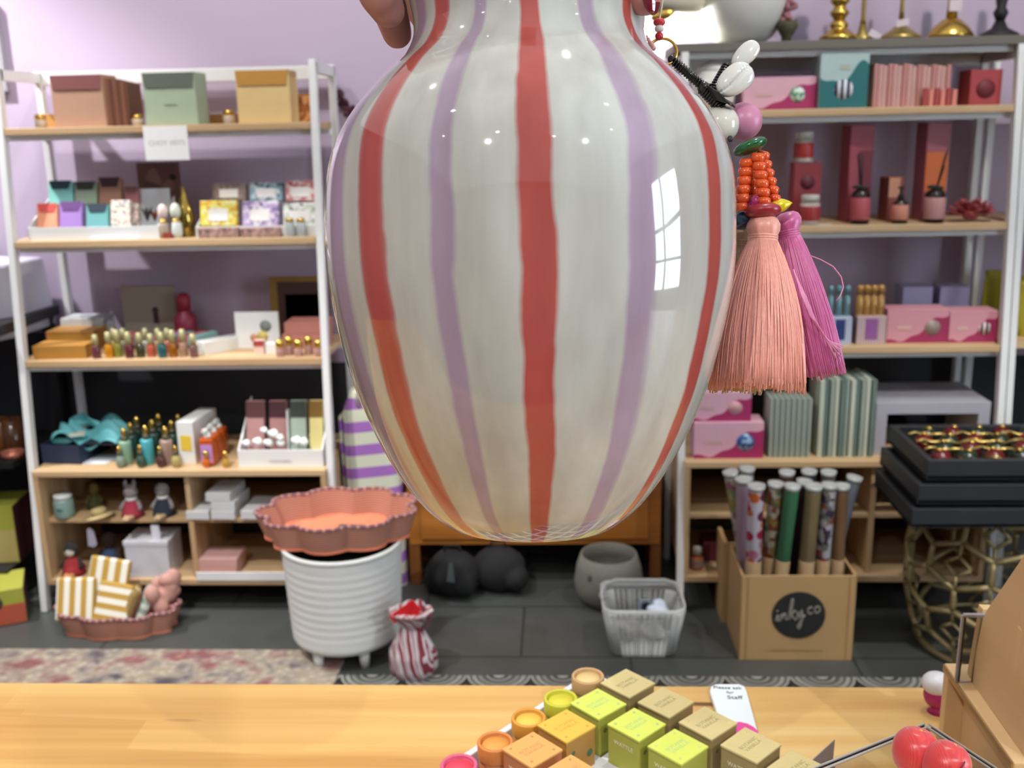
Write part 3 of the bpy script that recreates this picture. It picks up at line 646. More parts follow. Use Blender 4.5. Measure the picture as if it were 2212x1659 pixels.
q = P(197, 1160, Yi-.02); ob('swing_tag', G().prism([(-.012, -.028), (.004, -.034), (.014, -.026), (.009, .02), (.0, .03), (-.009, .026)], 0, .0015), M('#a8a4b4', .7), loc=q, rz=.3, label='grey swing tag hanging beside the toy with the black cap', cat='tag')
cx, w, h = span(276, 372, 1168, z, Yi-.03)
t = thing('gift_box', 'white lidded cube box standing in the lower cubby', 'gift box', (cx, Yi-.035, z)); wm = M('#c9cad2', .6)
ob('box_body', G().box((0, .055, h*.44), (w*.96, .11, h*.88)), wm, t, bev=.001); ob('lid', G().box((0, .055, h*.94), (w, .114, h*.13)), wm, t, bev=.001)
ob('price_tag', G().box((w*.22, .012, h+.022), (.026, .0015, .05), 0), M('#d9dbe6', .6), t)
ob('price_tag', G().box((-.02, .05, h+.012), (.05, .014, .0015), 0, Ry(.35)), M('#d9dbe6', .6), t)
# right cubby
z = zmL
for a, b_, pt, dz, l in ((402, 452, 1097, 0, 'flat white box at the left end of the white boxes in the cubby'), (456, 508, 1102, 0, 'flat white box at the bottom of the white stack'), (456, 508, 1082, 1, 'flat white box in the middle of the white stack'), (444, 498, 1054, 2, 'flat white box on top of the white stack'), (520, 572, 1097, 0, 'flat white box right of the white stack')):
    carton('flat_box', l, 'box', a, b_, pt, z+dz*.0275, Yi-.03+.002*dz, .13, M('#cfd1d3', .6), 'flat white boxes in the cubby', h=.0265, rz=-.05)
z = zbL
carton('flat_box', 'pale pink box in the lower cubby, upper of two', 'box', 418, 512, 1190, z+.0265, Yi-.02, .10, M('#c79d98', .6), 'pink boxes in the lower cubby', h=.026)
carton('flat_box', 'pale pink box in the lower cubby, under the other one', 'box', 418, 512, 1212, z, Yi-.02, .10, M('#c79d98', .6), 'pink boxes in the lower cubby', h=.026)
x0, x1 = XZ(428, 3.1, 0), XZ(640, 3.1, 0)
g = G().box(((x0+x1)/2-.05, 3.1, .035), (x1-x0-.1, .03, .07)); ob('timber_plank', g, wood('plank', '#9a7b4a', '#7a5c33'), label='raw timber plank lying on the floor under the left cabinet', cat='plank')
# ------------------------------------------------------------------ far left: white draped table, black shelves, tins
t = thing('draped_table', 'white draped box on a black stand at the left end of the shelving', 'table', (0, 0, 0))
a0, a1 = P(-60, 700, 3.05), P(98, 690, 3.12)
g = G().hexa([(a0.x, 2.75, a0.z-.05), (a1.x-.02, 3.0, a1.z-.03), (a1.x, 3.2, a1.z-.03), (a0.x, 3.2, a0.z-.03)], [(a0.x, 2.75, P(0, 590, 2.8).z), (a1.x-.03, 3.0, P(90, 560, 3.1).z), (a1.x-.02, 3.2, P(90, 555, 3.2).z), (a0.x, 3.2, P(90, 550, 3.2).z)])
ob('white_cover', g, M('#c4c3d2', .8, var=.1, scale=6), t, bev=.01)
bk = M('#17181a', .5)
t = thing('black_rack', 'black metal rack with candles at the left end of the shelving', 'rack')
xr = XZ(60, 3.0, .6)
ob('top_shelf', G().box((xr-.30, 3.02, P(20, 712, 2.8).z-.012), (.68, .36, .03)), bk, t)
ob('lower_shelf', G().box((xr-.30, 3.02, P(20, 1006, 2.85).z), (.62, .34, .02)), bk, t)
for dx, ly in ((-.60, 2.87), (.012, 3.17), (-.60, 3.17)): ob('leg', G().box((xr+dx, ly, P(20, 712, 2.8).z/2), (.03, .03, P(20, 712, 2.8).z)), bk, t)
ob('back_board', G().box((xr-.32, 3.19, .42), (.62, .01, .75)), M('#202224', .7), t)
zc = P(20, 1006, 2.85).z+.01
for px, pt, c, l in ((14, 830, '#7a4a1c', 'amber glass candle on the black rack, farther from the white post'), (40, 850, '#5d3a22', 'dark amber glass candle on the black rack, nearer the white post')):
    x = XZ(px-8, 2.98, zc); h = .10
    t = thing('candle_jar', l, 'candle', (x, 2.98, zc)); ob('glass', G().lathe([(0, 0), (.03, 0), (.032, .01), (.032, h), (.028, h), (.028, .02), (0, .02)], 20), M(c, .15, trans=.2), t); ob('wax', G().lathe([(0, .02), (.027, .02), (.027, h*.7), (0, h*.7)], 20), M('#b5704a', .6), t)
q = P(28, 985, 2.9); ob('copper_dish', G().lathe([(0, 0), (.03, 0), (.035, .02), (.03, .02), (.026, .006), (0, .006)], 20), M('#b5705a', .3, .5), loc=(q.x, 2.9, zc), label='copper pink dish on the black rack', cat='dish')
ym = M('#a3a540', .6)
def tin(label, px0, px1, pyt, pyb, zb, Y, dep, rz):
    x0, x1 = XZ(px0, Y, zb), XZ(px1, Y, zb); h = P(px1, pyt, Y).z-P(px1, pyb, Y).z
    t = thing('patterned_box', label, 'box', ((x0+x1)/2, Y, zb), rz, 'green and maroon printed boxes')
    w = x1-x0
    ob('box_body', G().box((0, dep/2, h/2), (w, dep, h)), ym, t, bev=.002)
    ob('end_panel', G().box((w/2+.0006, dep/2, h/2), (.0012, dep*.98, h*.96)), M('#55262f', .6), t)
    ob('front_panel', G().box((0, -.0006, h*.3), (w*.98, .0012, h*.55)), M('#b9a86a' if zb > .02 else '#b5563e', .6), t)
    ob('printed_motif', G().lathe([(0, 0), (.022, 0), (.022, .0012), (0, .0012)], 20, 0, Tr(-w*.18, dep*.45, h)), M('#3e3a2c', .7), t)
    ob('printed_motif', G().lathe([(0, 0), (.024, 0), (.024, .0012), (0, .0012)], 20, 0, Tr(-w*.12, -.001, h*.66) @ Rx(PI/2)), M('#4a463a', .7), t)
    return t
tin('lime and maroon printed box sitting on the floor', -40, 54, 1283, 1358, 0, 2.70, .15, .45)
zs_ = .12
t = tin('lime printed box on the low black plinth', -60, 40, 1140, 1262, zs_, 2.88, .14, .12)
ob('black_plinth', G().box((XZ(-10, 2.95, 0)-.1, 2.96, .06), (.45, .28, .12)), bk, label='low black plinth under the lime printed box', cat='plinth')
t = thing('framed_print', 'pale framed print cut off by the edge of the picture', 'picture', (XZ(-34, 3.2, 1.5), WY, P(0, 190, 3.2).z))
ob('frame', G().box((0, -.012, .12), (.13, .02, .26)), M('#a9a7ae', .6), t, bev=.002); ob('print', G().box((0, -.023, .12), (.11, .003, .23)), M('#cfd3cc', .7), t)
# dried flowers on the wall right of the left unit
g = G(); q = P(745, 215, WY-.02)
for k in range(46):
    s = k/45; p = q+Vector((-.03+.10*s+random.uniform(-.012, .012), random.uniform(-.02, .01), .03-.14*s+random.uniform(-.012, .012)))
    g.sph(p, random.uniform(.006, .012)*(1.1-.5*s), 8)
g.tube([q+Vector((-.04, 0, .05)), q+Vector((.02, 0, -.03)), q+Vector((.09, 0, -.14))], .002)
ob('dried_garland', g, M('#4a2230', .9), label='dark maroon dried flower garland hanging on the lilac wall', cat='garland')
# ------------------------------------------------------------------ rug
def rug_mat():
    m, N, L, b = base_mat('faded_rug'); b.inputs['Roughness'].default_value = .95
    tc = N.new('ShaderNodeTexCoord'); n = N.new('ShaderNodeTexNoise'); n.inputs['Scale'].default_value = 9; n.inputs['Detail'].default_value = 8; n.inputs['Distortion'].default_value = .25
    L.new(tc.outputs['Object'], n.inputs['Vector'])
    r = ramp(N, [(.33, '#544e5a'), (.42, '#9a9088'), (.5, '#b3a994'), (.57, '#a08680'), (.64, '#93585a'), (.72, '#a98d78')]); L.new(n.outputs['Fac'], r.inputs[0])
    v = N.new('ShaderNodeTexVoronoi'); v.inputs['Scale'].default_value = 45; L.new(tc.outputs['Object'], v.inputs['Vector'])
    r2 = ramp(N, [(0, '#ffffff'), (.6, '#b8b4b0')]); L.new(v.outputs['Distance'], r2.inputs[0])
    mx = N.new('ShaderNodeMix'); mx.data_type = 'RGBA'; mx.blend_type = 'MULTIPLY'; mx.inputs[0].default_value = .7
    L.new(r.outputs[0], mx.inputs[6]); L.new(r2.outputs[0], mx.inputs[7]); L.new(mx.outputs[2], b.inputs['Base Color']); return m
y1 = Pz(300, 1407, 0).y; xe = Pz(735, 1450, 0).x
ob('rug', G().box(((xe-2.4)/2, y1-.55, .004), (xe+2.4, 1.1, .008)), rug_mat(), bev=.002, label='faded multicoloured woven rug lying between the counter and the left unit', cat='rug')
# ------------------------------------------------------------------ scalloped woven trays
def scallop(u, a, b_, n, amp): 
    t = 2*PI*u; k = 1+amp*abs(math.sin(n*t/2)); return (a*math.cos(t)*k, b_*math.sin(t)*k)
def woven_tray(label, loc, rz, a, b_, h, tilt=0.0, inner='#c97a5c'):
    t = thing('woven_basket', label, 'basket', loc, rz); t.rotation_euler = (tilt, 0, rz)
    wv = stripes('weave', [(1, '#b07a66'), (.7, '#8a5548'), (1, '#c08a74')], 'Z', 150, .9, wob=.8)
    n, am = 9, .16
    N_ = 180
    def wall(u, v):
        x, y = scallop(u, a, b_, n, am); s = .88+.12*v; return (x*s, y*s, h*v)
    def wall_in(u, v):
        x, y = scallop(u, a, b_, n, am); s = .88+.12*(1-v); return (x*s*.955, y*s*.955, .004+(h-.004)*(1-v))
    g = G().grid(wall, N_, 6, wrap=True); ob('side_wall', g.grid(wall_in, N_, 6, wrap=True), wv, t)
    ob('base', G().slab([(scallop(i/N_, a, b_, n, am)[0]*.9, scallop(i/N_, a, b_, n, am)[1]*.9) for i in range(N_)], 0, .006), M(inner, .9, var=.2, scale=90), t)
    g = G(); 
    for k in range(N_):
        x, y = scallop(k/N_, a, b_, n, am); x *= .98; y *= .98
        g.sph((x, y, h+.001*(k % 2)), (.006, .006, .0055), 6, k % 3 == 0 and 1 or 0)
    ob('braided_rim', g, [M('#7d5560', .8), M('#b98a7a', .8)], t)
    return t
q = Pz(238, 1378, 0)
bask = (q.x+.0, q.y+.07, .0)
woven_tray('terracotta scalloped woven basket on the floor, full of striped cushions', bask, .0, .165, .085, .065)
gs = 'striped cushions in the floor basket'
def cushion(label, px, py, Y, w, h, d, rot, mat, piping='#c79f4e'):
    q = P(px, py, Y); t = thing('striped_cushion', label, 'cushion', q, 0, gs); t.rotation_euler = rot
    def f(u, v): return None
    g = G().add([(-w/2, -d/2, -h/2), (w/2, -d/2, -h/2), (w/2, d/2, -h/2), (-w/2, d/2, -h/2), (-w/2, -d/2, h/2), (w/2, -d/2, h/2), (w/2, d/2, h/2), (-w/2, d/2, h/2)], [(3, 2, 1, 0), (4, 5, 6, 7), (0, 1, 5, 4), (1, 2, 6, 5), (2, 3, 7, 6), (3, 0, 4, 7)])
    ob('cover', g, mat, t, bev=d*.35); return t
sv = stripes('gold_v', [(1, '#dcdacc'), (1, '#b08c3c')], 'X', 30, .85)
sh = stripes('gold_h', [(1, '#dcdacc'), (1, '#b08c3c')], 'Z', 30, .85)
sg = stripes('grey_h', [(1, '#c9cfc4'), (1, '#8f9a90')], 'Z', 34, .85)
Yk = bask[1]
cushion('cushion with upright gold and cream stripes at the left of the basket', 165, 1294, Yk-.03, .115, .125, .02, (-.35, .02, .05), sv)
cushion('gold and cream striped cushion standing behind the others', 235, 1252, Yk+.045, .125, .13, .02, (-.30, .12, -.1), stripes('gold_v2', [(1, '#dcdacc'), (1, '#b08c3c')], 'X', 26, .85))
cushion('cushion with level gold and cream stripes in the middle of the basket', 246, 1305, Yk-.035, .105, .125, .02, (-.38, .13, -.1), sh)
cushion('cushion with a plain tan face slanting across the basket', 282, 1310, Yk-.01, .03, .12, .09, (-.2, .40, .2), stripes('tan_h', [(1, '#8f7443'), (.4, '#c9b98a')], 'Y', 16, .85))
cushion('grey-green striped cushion slanting at the right of the basket', 312, 1308, Yk+.01, .028, .12, .09, (-.2, .45, .3), sg)
q = P(352, 1280, Yk+.02); g = G()
for k in range(10): g.sph((random.uniform(-.03, .03), random.uniform(-.03, .03), random.uniform(-.04, .035)), (random.uniform(.018, .03), .022, random.uniform(.02, .034)), 12)
o = ob('muslin_cloth', g, M('#b98c80', .9, var=.15, scale=60), loc=q, label='crumpled dusty pink muslin cloth at the right end of the floor basket', cat='cloth'); r_ = o.modifiers.new('r', 'REMESH'); r_.mode = 'VOXEL'; r_.voxel_size = .003; r_.use_smooth_shade = True; s_ = o.modifiers.new('s', 'SMOOTH'); s_.iterations = 14
# ------------------------------------------------------------------ white ribbed planter and its tray
q = Pz(738, 1440, 0); PX, PY = q.x, q.y+.10
t = thing('ribbed_planter', 'large white ribbed planter on short legs, standing on the rug edge', 'planter', (PX, PY, 0))
zt = P(738, 1205, PY-.13).z; rb = .150; rt = .163
pr = [(0, .045), (rb*.86, .045), (rb*.97, .055)]
n_ = 44
for k in range(n_+1):
    s = k/n_; zz_ = .065+(zt-.065-.012)*s; r = rb+(rt-rb)*s
    rib = .0007*math.sin(s*n_*PI*.5) if .1 < s < .9 else 0
    pr.append((r+rib, zz_))
pr += [(rt+.003, zt-.008), (rt+.003, zt), (rt-.006, zt), (rt-.01, zt-.02), (rb-.02, .07), (0, .065)]
def bump_(t_, z_):
    s = (z_-.065)/(zt-.08)
    return 1+.006*math.sin(60*t_)*math.sin(z_*330) if .28 < s < .72 else 1
ob('pot_body', G().lathe(pr, 160, fx=bump_), M('#d2d5d2', .55, var=.02), t)
for a in (-2.1, -1.0, .6, 2.4): ob('leg', G().lathe([(0, 0), (.012, 0), (.016, .05), (0, .052)], 16, 0, Tr(rb*.8*math.cos(a), rb*.8*math.sin(a), 0)), M('#d3d5d2', .5), t)
ob('black_liner', G().lathe([(0, zt-.05), (rt-.012, zt-.05), (rt-.012, zt-.047), (0, zt-.047)], 40), M('#141414', .8), t)
th_ = math.radians(6)
woven_tray('terracotta scalloped woven tray resting on the white planter', (PX-.012, PY+.03, zt+.002), .12, .196, .13, .075, .04, '#e0805e')
q = Vector((PX+.035, PY-.02, zt+.010)); ob('green_box', G().box((0, 0, .02), (.078, .03, .028)), M('#1f4a44', .6), loc=q, rz=-.1, bev=.002, label='small dark green box lying in the woven tray', cat='box')
# ------------------------------------------------------------------ purple striped cushion bag behind
Yp = 3.02; x0, x1 = XZ(745, Yp, .3), XZ(868, Yp, .3); zt_ = P(800, 838, Yp).z
t = thing('striped_beach_bag', 'tall purple and cream striped padded bag standing behind the planter', 'bag', ((x0+x1)/2+.01, Yp, 0))
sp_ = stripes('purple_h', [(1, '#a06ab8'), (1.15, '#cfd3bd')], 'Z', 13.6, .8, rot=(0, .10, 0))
w = x1-x0
def bag(u, v):
    a = 2*PI*u; e = .35; c, s = math.cos(a), math.sin(a); k = 1-.06*v-(.28*max(0, v-.9)/.1)
    return (w/2*k*math.copysign(abs(c)**e, c), .055*k*math.copysign(abs(s)**.6, s), zt_*v)
g = G().grid(bag, 64, 24, wrap=True); g.f += [tuple(range(64*24, 64*25))]; g.m.append(0); g.s.append(True)
ob('bag_body', g, sp_, t, bev=0)
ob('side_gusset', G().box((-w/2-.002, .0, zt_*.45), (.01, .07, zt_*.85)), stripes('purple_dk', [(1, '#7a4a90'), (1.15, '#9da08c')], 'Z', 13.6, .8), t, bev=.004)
ob('handle', G().tube([(-.03, -.05, zt_*.93), (-.032, -.06, zt_*.99), (-.01, -.058, zt_+.02), (.02, -.058, zt_+.02), (.035, -.06, zt_*.97)], .006, 8), M('#cfd3bd', .8), t)
# ------------------------------------------------------------------ small orange-wood cabinet in the middle
Yt = 2.98; x0, x1 = XZ(876, Yt, .4), XZ(1430, Yt, .4); zb_, zt_ = P(1000, 1177, Yt).z, P(1440, 1036, Yt).z
ow = wood('orange_wood', '#a9692a', '#8a5120', '#b87a38', 'X', .6, .35); owz = wood('orange_wood_z', '#7e4d24', '#643a18', '#8d5a2c', 'Z', .8, .4)
t = thing('side_cabinet', 'low orange-brown timber cabinet on legs between the two shelving units', 'cabinet', ((x0+x1)/2, Yt, 0)); w = x1-x0
ob('cabinet_body', G().box((0, .11, (zb_+zt_)/2), (w, .22, zt_-zb_)), ow, t, bev=.003)
ob('drawer_front', G().box((0, -.004, (zb_+zt_)/2), (w*.9, .008, (zt_-zb_)*.8)), ow, t, bev=.002)
for sx in (-1, 1):
    for yy in (.02, .2): ob('leg', G().box((sx*(w/2-.015), yy, zb_/2), (.034, .034, zb_)), owz, t, bev=.002)
q = P(1444, 1033, 3.0); ob('blue_dish', G().lathe([(0, 0), (.03, 0), (.04, .02), (.035, .02), (.027, .006), (0, .006)], 24), M('#7d97ad', .4), loc=((x1-.03), Yt+.1, zt_), label='grey-blue dish on the end of the orange-brown cabinet', cat='dish')
# grey round planter basket under it, black bags
q = Pz(1318, 1330, 0)
t = thing('felt_basket', 'round grey felt basket under the orange-brown cabinet', 'basket', (q.x, q.y+.1, 0))
zt2 = P(1318, 1195, q.y+.1).z
pr = [(0, 0), (.075, 0), (.098, .03), (.105, .07), (.098, zt2*.75), (.085, zt2), (.080, zt2), (.092, zt2*.7), (.098, .07), (.07, .01), (0, .01)]
ob('basket_body', G().lathe(pr, 40), M('#6f6e66', .95, var=.15, scale=90), t); 
ob('badge', G().sph((-.055, -.078, .11), (.012, .006, .014), 12), M('#4e4e48', .8), t)
for px, py, l, c in ((975, 1300, 'black bag slumped under the left end of the orange-brown cabinet', '#0e0f10'), (1075, 1290, 'dark studded bag in the shade under the orange-brown cabinet', '#161617')):
    q = Pz(px, py+10, 0); g = G().sph((0, 0, .075), (.085, .06, .075), 20)
    for k in range(7): g.sph((random.uniform(-.06, .06), random.uniform(-.03, .03), random.uniform(.04, .11)), .042, 12)
    t = thing('cloth_bag', l, 'bag', (q.x, q.y+.08, 0)); o = ob('bag_body', g, M(c, .9), t); r_ = o.modifiers.new('r', 'REMESH'); r_.mode = 'VOXEL'; r_.voxel_size = .008; r_.use_smooth_shade = True
    ob('handle', G().tube([(-.03, 0, .13), (-.02, 0, .165), (.02, 0, .165), (.03, 0, .13)], .004), M(c, .9), t)
    if px < 1000: ob('paper_tag', G().prism([(-.012, -.03), (.012, -.034), (.008, .03), (-.004, .032)], -.075, -.0735, 0, Tr(0, 0, .11)), M('#4f5556', .8), t)
# ------------------------------------------------------------------ white wire basket
q = Pz(1392, 1428, 0); Yb_ = q.y+.0
t = thing('mesh_basket', 'white wire mesh basket with a raised handle, standing on the grey tiles', 'basket', (q.x, Yb_+.10, 0))
wb = M('#c4c6c3', .5)
hb = P(1392, 1330, Yb_).z
def rr(wx, wy, r, n=6):
    pts = []
    for cx_, cy_, a0 in ((wx-r, wy-r, 0), (-wx+r, wy-r, 90), (-wx+r, -wy+r, 180), (wx-r, -wy+r, 270)):
        for k in range(n+1):
            a = math.radians(a0+90*k/n); pts.append((cx_+r*math.cos(a), cy_+r*math.sin(a)))
    return pts
R0, R1 = rr(.088, .075, .03), rr(.112, .095, .035)
nn = len(R0)
lerp = lambda s: [(a[0]*(1-s)+b_[0]*s, a[1]*(1-s)+b_[1]*s) for a, b_ in zip(R0, R1)]
g = G()
for k in range(1, 16):
    s = k/16; g.tube([(x, y, hb*s) for x, y in lerp(s)], .0014, 4, closed=True)
for i in range(nn):
    for f_ in (0, .34, .67):
        j = (i+1) % nn; a = [R0[i][c]*(1-f_)+R0[j][c]*f_ for c in (0, 1)]; b_ = [R1[i][c]*(1-f_)+R1[j][c]*f_ for c in (0, 1)]
        g.tube([(a[0], a[1], 0), (b_[0], b_[1], hb)], .0014, 4)
for f_ in [k/14 for k in range(1, 14)]:
    g.tube([(-.112+.224*f_, -.095, hb), (-.088+.176*f_, -.075, .002)], .0014, 4)
    g.tube([(-.112+.224*f_, .095, hb), (-.088+.176*f_, .075, .002)], .0014, 4)
ob('wire_mesh', g, wb, t)
def band(z0, z1, s0, s1, th=.003):
    A, B = lerp(s0), lerp(s1); gg = G()
    vs_ = [(x, y, z0) for x, y in A]+[(x, y, z1) for x, y in B]+[(x*.97, y*.97, z1) for x, y in B]+[(x*.97, y*.97, z0) for x, y in A]
    fs = []
    for r_ in range(4):
        for i in range(nn): fs.append((r_*nn+i, r_*nn+(i+1) % nn, ((r_+1) % 4)*nn+(i+1) % nn, ((r_+1) % 4)*nn+i))
    return gg.add(vs_, fs, 0, True)
ob('rim_band', band(hb-.012, hb+.012, .95, 1.04), M('#c3c5c2', .5), t)
ob('base', G().slab(R0, 0, .003), wb, t)
for i in (0, nn//4, nn//2, 3*nn//4):
    pass
zh = P(1392, 1245, Yb_+.19).z
ob('handle', G().tube([(-.108, .0, hb), (-.113, .03, zh*.80), (-.10, .055, zh-.008), (-.07, .062, zh), (.07, .062, zh), (.10, .055, zh-.008), (.113, .03, zh*.80), (.108, .0, hb)], .007, 8), M('#8f918e', .5), t)
for k, (dx, c, nm, hh) in enumerate(((.05, '#c9d5e4', 'white and blue crumpled packet', .12), (.0, '#5d6a72', 'grey tape roll', .105), (-.045, '#8d8a7c', 'beige crumpled packet', .07), (.03, '#b9b9b4', 'pale folded cloth', .045), (-.03, '#a4a29a', 'grey folded cloth', .04))):
    o = t.location
    if k == 1: ob('tape_roll', G().lathe([(.012, 0), (.026, 0), (.026, .02), (.012, .02), (.012, 0)], 24, 0, Rx(1.2)), M(c, .3), loc=(o.x+.01, o.y+.01, hh), label='grey tape roll lying in the wire basket', cat='tape')
    else:
        g = G()
        for _ in range(5): g.sph((random.uniform(-.015, .015), random.uniform(-.02, .02), random.uniform(-.012, .012)), (random.uniform(.02, .03), .022, random.uniform(.012, .02)), 10)
        oo = ob('crumpled_packet' if k in (0, 2) else 'folded_cloth', g, M(c, .5, var=.25, scale=70), loc=(o.x+dx, o.y-.005+.01*k, hh-.02), label='%s inside the wire basket' % nm, cat='packet' if k in (0, 2) else 'cloth')
        r_ = oo.modifiers.new('r', 'REMESH'); r_.mode = 'VOXEL'; r_.voxel_size = .004; r_.use_smooth_shade = True
# ------------------------------------------------------------------ striped cloth bag tied with a red ribbon
q = Pz(888, 1478, 0); t = thing('cloth_sack', 'red and white striped cloth sack tied with a red ribbon, beside the planter', 'bag', (q.x, q.y+.05, 0))
hz = P(888, 1318, q.y+.05).z
def sk(u, v):
    a = 2*PI*u; pl = 1+.05*math.sin(11*a+2*v)+.03*math.sin(5*a)
    r = (.062*(1-.55*max(0, v-.35)/.4) if v < .75 else .028+.03*(v-.75)/.25)
    if v < .12: r *= .8+.2*v/.12
    return (r*pl*math.cos(a), r*.8*pl*math.sin(a), hz*v)
smat = stripes('red_ticking', [(1.1, '#b9aeb0'), (.8, '#7a2c38'), (.35, '#c9c0c2'), (.3, '#7a2c38')], 'X', 44, .9, wob=1.4, rot=(0, .35, .5))
g = G().grid(sk, 88, 30, wrap=True); g.f.append(tuple(range(88*30, 88*31))); g.m.append(0); g.s.append(False)
ob('sack_body', g, smat, t)
ob('tied_top', G().sph((.0, 0, hz*.99), (.03, .022, .03), 14).sph((.025, .0, hz*1.02), (.016, .01, .028), 12).sph((-.02, 0, hz*1.0), (.02, .012, .02), 12), smat, t)
ob('red_ribbon', G().bar((-.045, -.03, hz*.93), (.018, -.02, hz*1.16), .003, .026).bar((.005, -.03, hz*.9), (.024, -.026, hz*1.13), .003, .022), M('#c5161c', .4), t)
ob('pink_ribbon', G().bar((.045, -.01, hz*.78), (.055, -.01, hz*.98), .003, .02), M('#8a2a5a', .5), t)
# ------------------------------------------------------------------ right unit, grey top board
z = ZR[0]; Yg = Yf(z)+.05
x = XZ(1603, Yg+.05, z); t = thing('white_bowl', 'large rounded white bowl on the grey top board', 'bowl', (x, Yg+.07, z+.001)); s = .1
pr = [(0, 0), (.055, 0), (.085, .018), (.115, .055), (.135, .11), (.142, .17), (.140, .20), (.136, .20), (.137, .17), (.13, .11), (.11, .06), (.08, .026), (0, .012)]
ob('bowl_body', G().lathe(pr, 56), M('#cfd0cc', .6, var=.02), t)
for k in range(6): ob('foot_bead', G().sph((.03*math.cos(k*1.05-1), .058*math.sin(k*1.05-1.6), .004), .0045, 8), M('#c9cac4', .5), t)
x = XZ(1698, Yg, z); t = thing('flower_pot', 'tiny pot of dusty pink dried flowers on the grey top board', 'potted plant', (x, Yg, z)); h = P(1698, 5, Yg).z-z
g = G().lathe([(0, 0), (.013, 0), (.012, .014), (.020, .024), (.028, .042), (.024, .054), (0, .056)], 16, fx=lambda a, z0: 1+.15*math.sin(5*a+z0*90)); ob('green_base', g, M('#45452f', .8), t)
g = G()
for k in range(26): g.sph((random.gauss(.004, .012), random.gauss(0, .009), .055+random.random()*.055), random.uniform(.005, .009), 8)
ob('flower_head', g, M('#96626c', .8, var=.2, scale=120), t)
g = G()
for k in range(10): a = k*.63; g.tube([(.005*math.cos(a), .005*math.sin(a), .03), (.02*math.cos(a), .016*math.sin(a), .052), (.028*math.cos(a), .022*math.sin(a), .06)], [.003, .006, .001], 6)
ob('leaf_cluster', g, M('#55503a', .8), t)
def candlestick(px, Y, prof, mat, label, tagp=None, grp='candlesticks on the grey top board'):
    x = XZ(px, Y, z); t = thing('candlestick', label, 'candlestick', (x, Y, z), 0, grp)
    nb = [p for p in prof if p[1] <= prof[-1][1]*.22]; rest = [p for p in prof if p[1] > prof[-1][1]*.22]
    ob('base', G().lathe([(0, 0)]+nb+[(0, nb[-1][1]+.001)], 36), mat, t); ob('stem', G().lathe([(0, nb[-1][1])]+[(nb[-1][0]*.99, nb[-1][1])]+rest+[(0, rest[-1][1])], 36), mat, t)
    if tagp:
        tx, tz, ry = tagp; ob('price_tag', G().box((0, 0, 0), (.034, .0015, .018 if ry else .03), 0, Tr(tx, -.03 if not ry else -.05, tz) @ Ry(ry)), M('#c9bcc4', .7), t)
    return t
gm = M('#a8955a', .3, .9, .08)
bub = [(.050, .004), (.052, .012), (.04, .018), (.030, .03)]+[(.021+.006*math.sin(k*1.25), .034+.0065*k) for k in range(36)]+[(.026, .275), (.012, .28)]
candlestick(1810, Yg+.02, bub, gold, 'bubbled bright gold candlestick with a chunky stem')
candlestick(1862, Yg+.02, [(.032, .003), (.031, .008), (.014, .02), (.009, .045), (.006, .06), (.007, .2), (.005, .27)], gm, 'slim brass candlestick with a small spread foot', (.02, .012, .5))
candlestick(1944, Yg+.03, [(.056, .003), (.055, .01), (.035, .022), (.018, .035), (.008, .045), (.006, .09), (.005, .27)], gm, 'slim brass candlestick with a wide domed foot and paper tag', (-.012, .042, -.15))
candlestick(2052, Yg+.03, [(.062, .003), (.060, .012), (.048, .03), (.025, .05), (.015, .055), (.013, .09), (.012, .28)], gold, 'wide gold dome-footed candlestick with a large paper tag', (-.002, .085, 0))
candlestick(2157, Yg+.03, [(.055, .003), (.05, .01), (.022, .025), (.012, .045), (.020, .065), (.012, .08), (.016, .1), (.010, .14), (.014, .2), (.01, .28)], M('#141416', .5), 'black turned candlestick by the end of the grey board')
# cream pendant shade with red glass drops
x = XZ(1445, 3.02, 1.7); zz_ = P(1445, 34, 3.02).z
t = thing('pendant_shade', 'cream pendant lampshade just entering beside the vase neck', 'pendant lamp', (x, 3.02, zz_))
lb_ = bpy.data.lights.new('bulb_light', 'POINT'); lb_.energy = 3.2; lb_.shadow_soft_size = .018; lb_.color = (1, .98, .95)
lo_ = bpy.data.objects.new('bulb_light', lb_); SC.collection.objects.link(lo_); lo_.parent = t; lo_.location = (.02, .06, -.035)
ob('shade', G().lathe([(.0, .006), (.06, .0), (.088, .008), (.10, .03), (.095, .14), (.04, .2), (.012, .21), (0, .21)], 40), M('#d0c9b4', .6), t)
ob('cord', G().tube([(0, 0, .2), (0, 0, 2.9-zz_)], .003), M('#bbb5a5', .6), t)
ob('gold_finial', G().sph((-.026, -.09, -.0), (.034, .012, .014), 14, T=Ry(-.25)), gold, t)
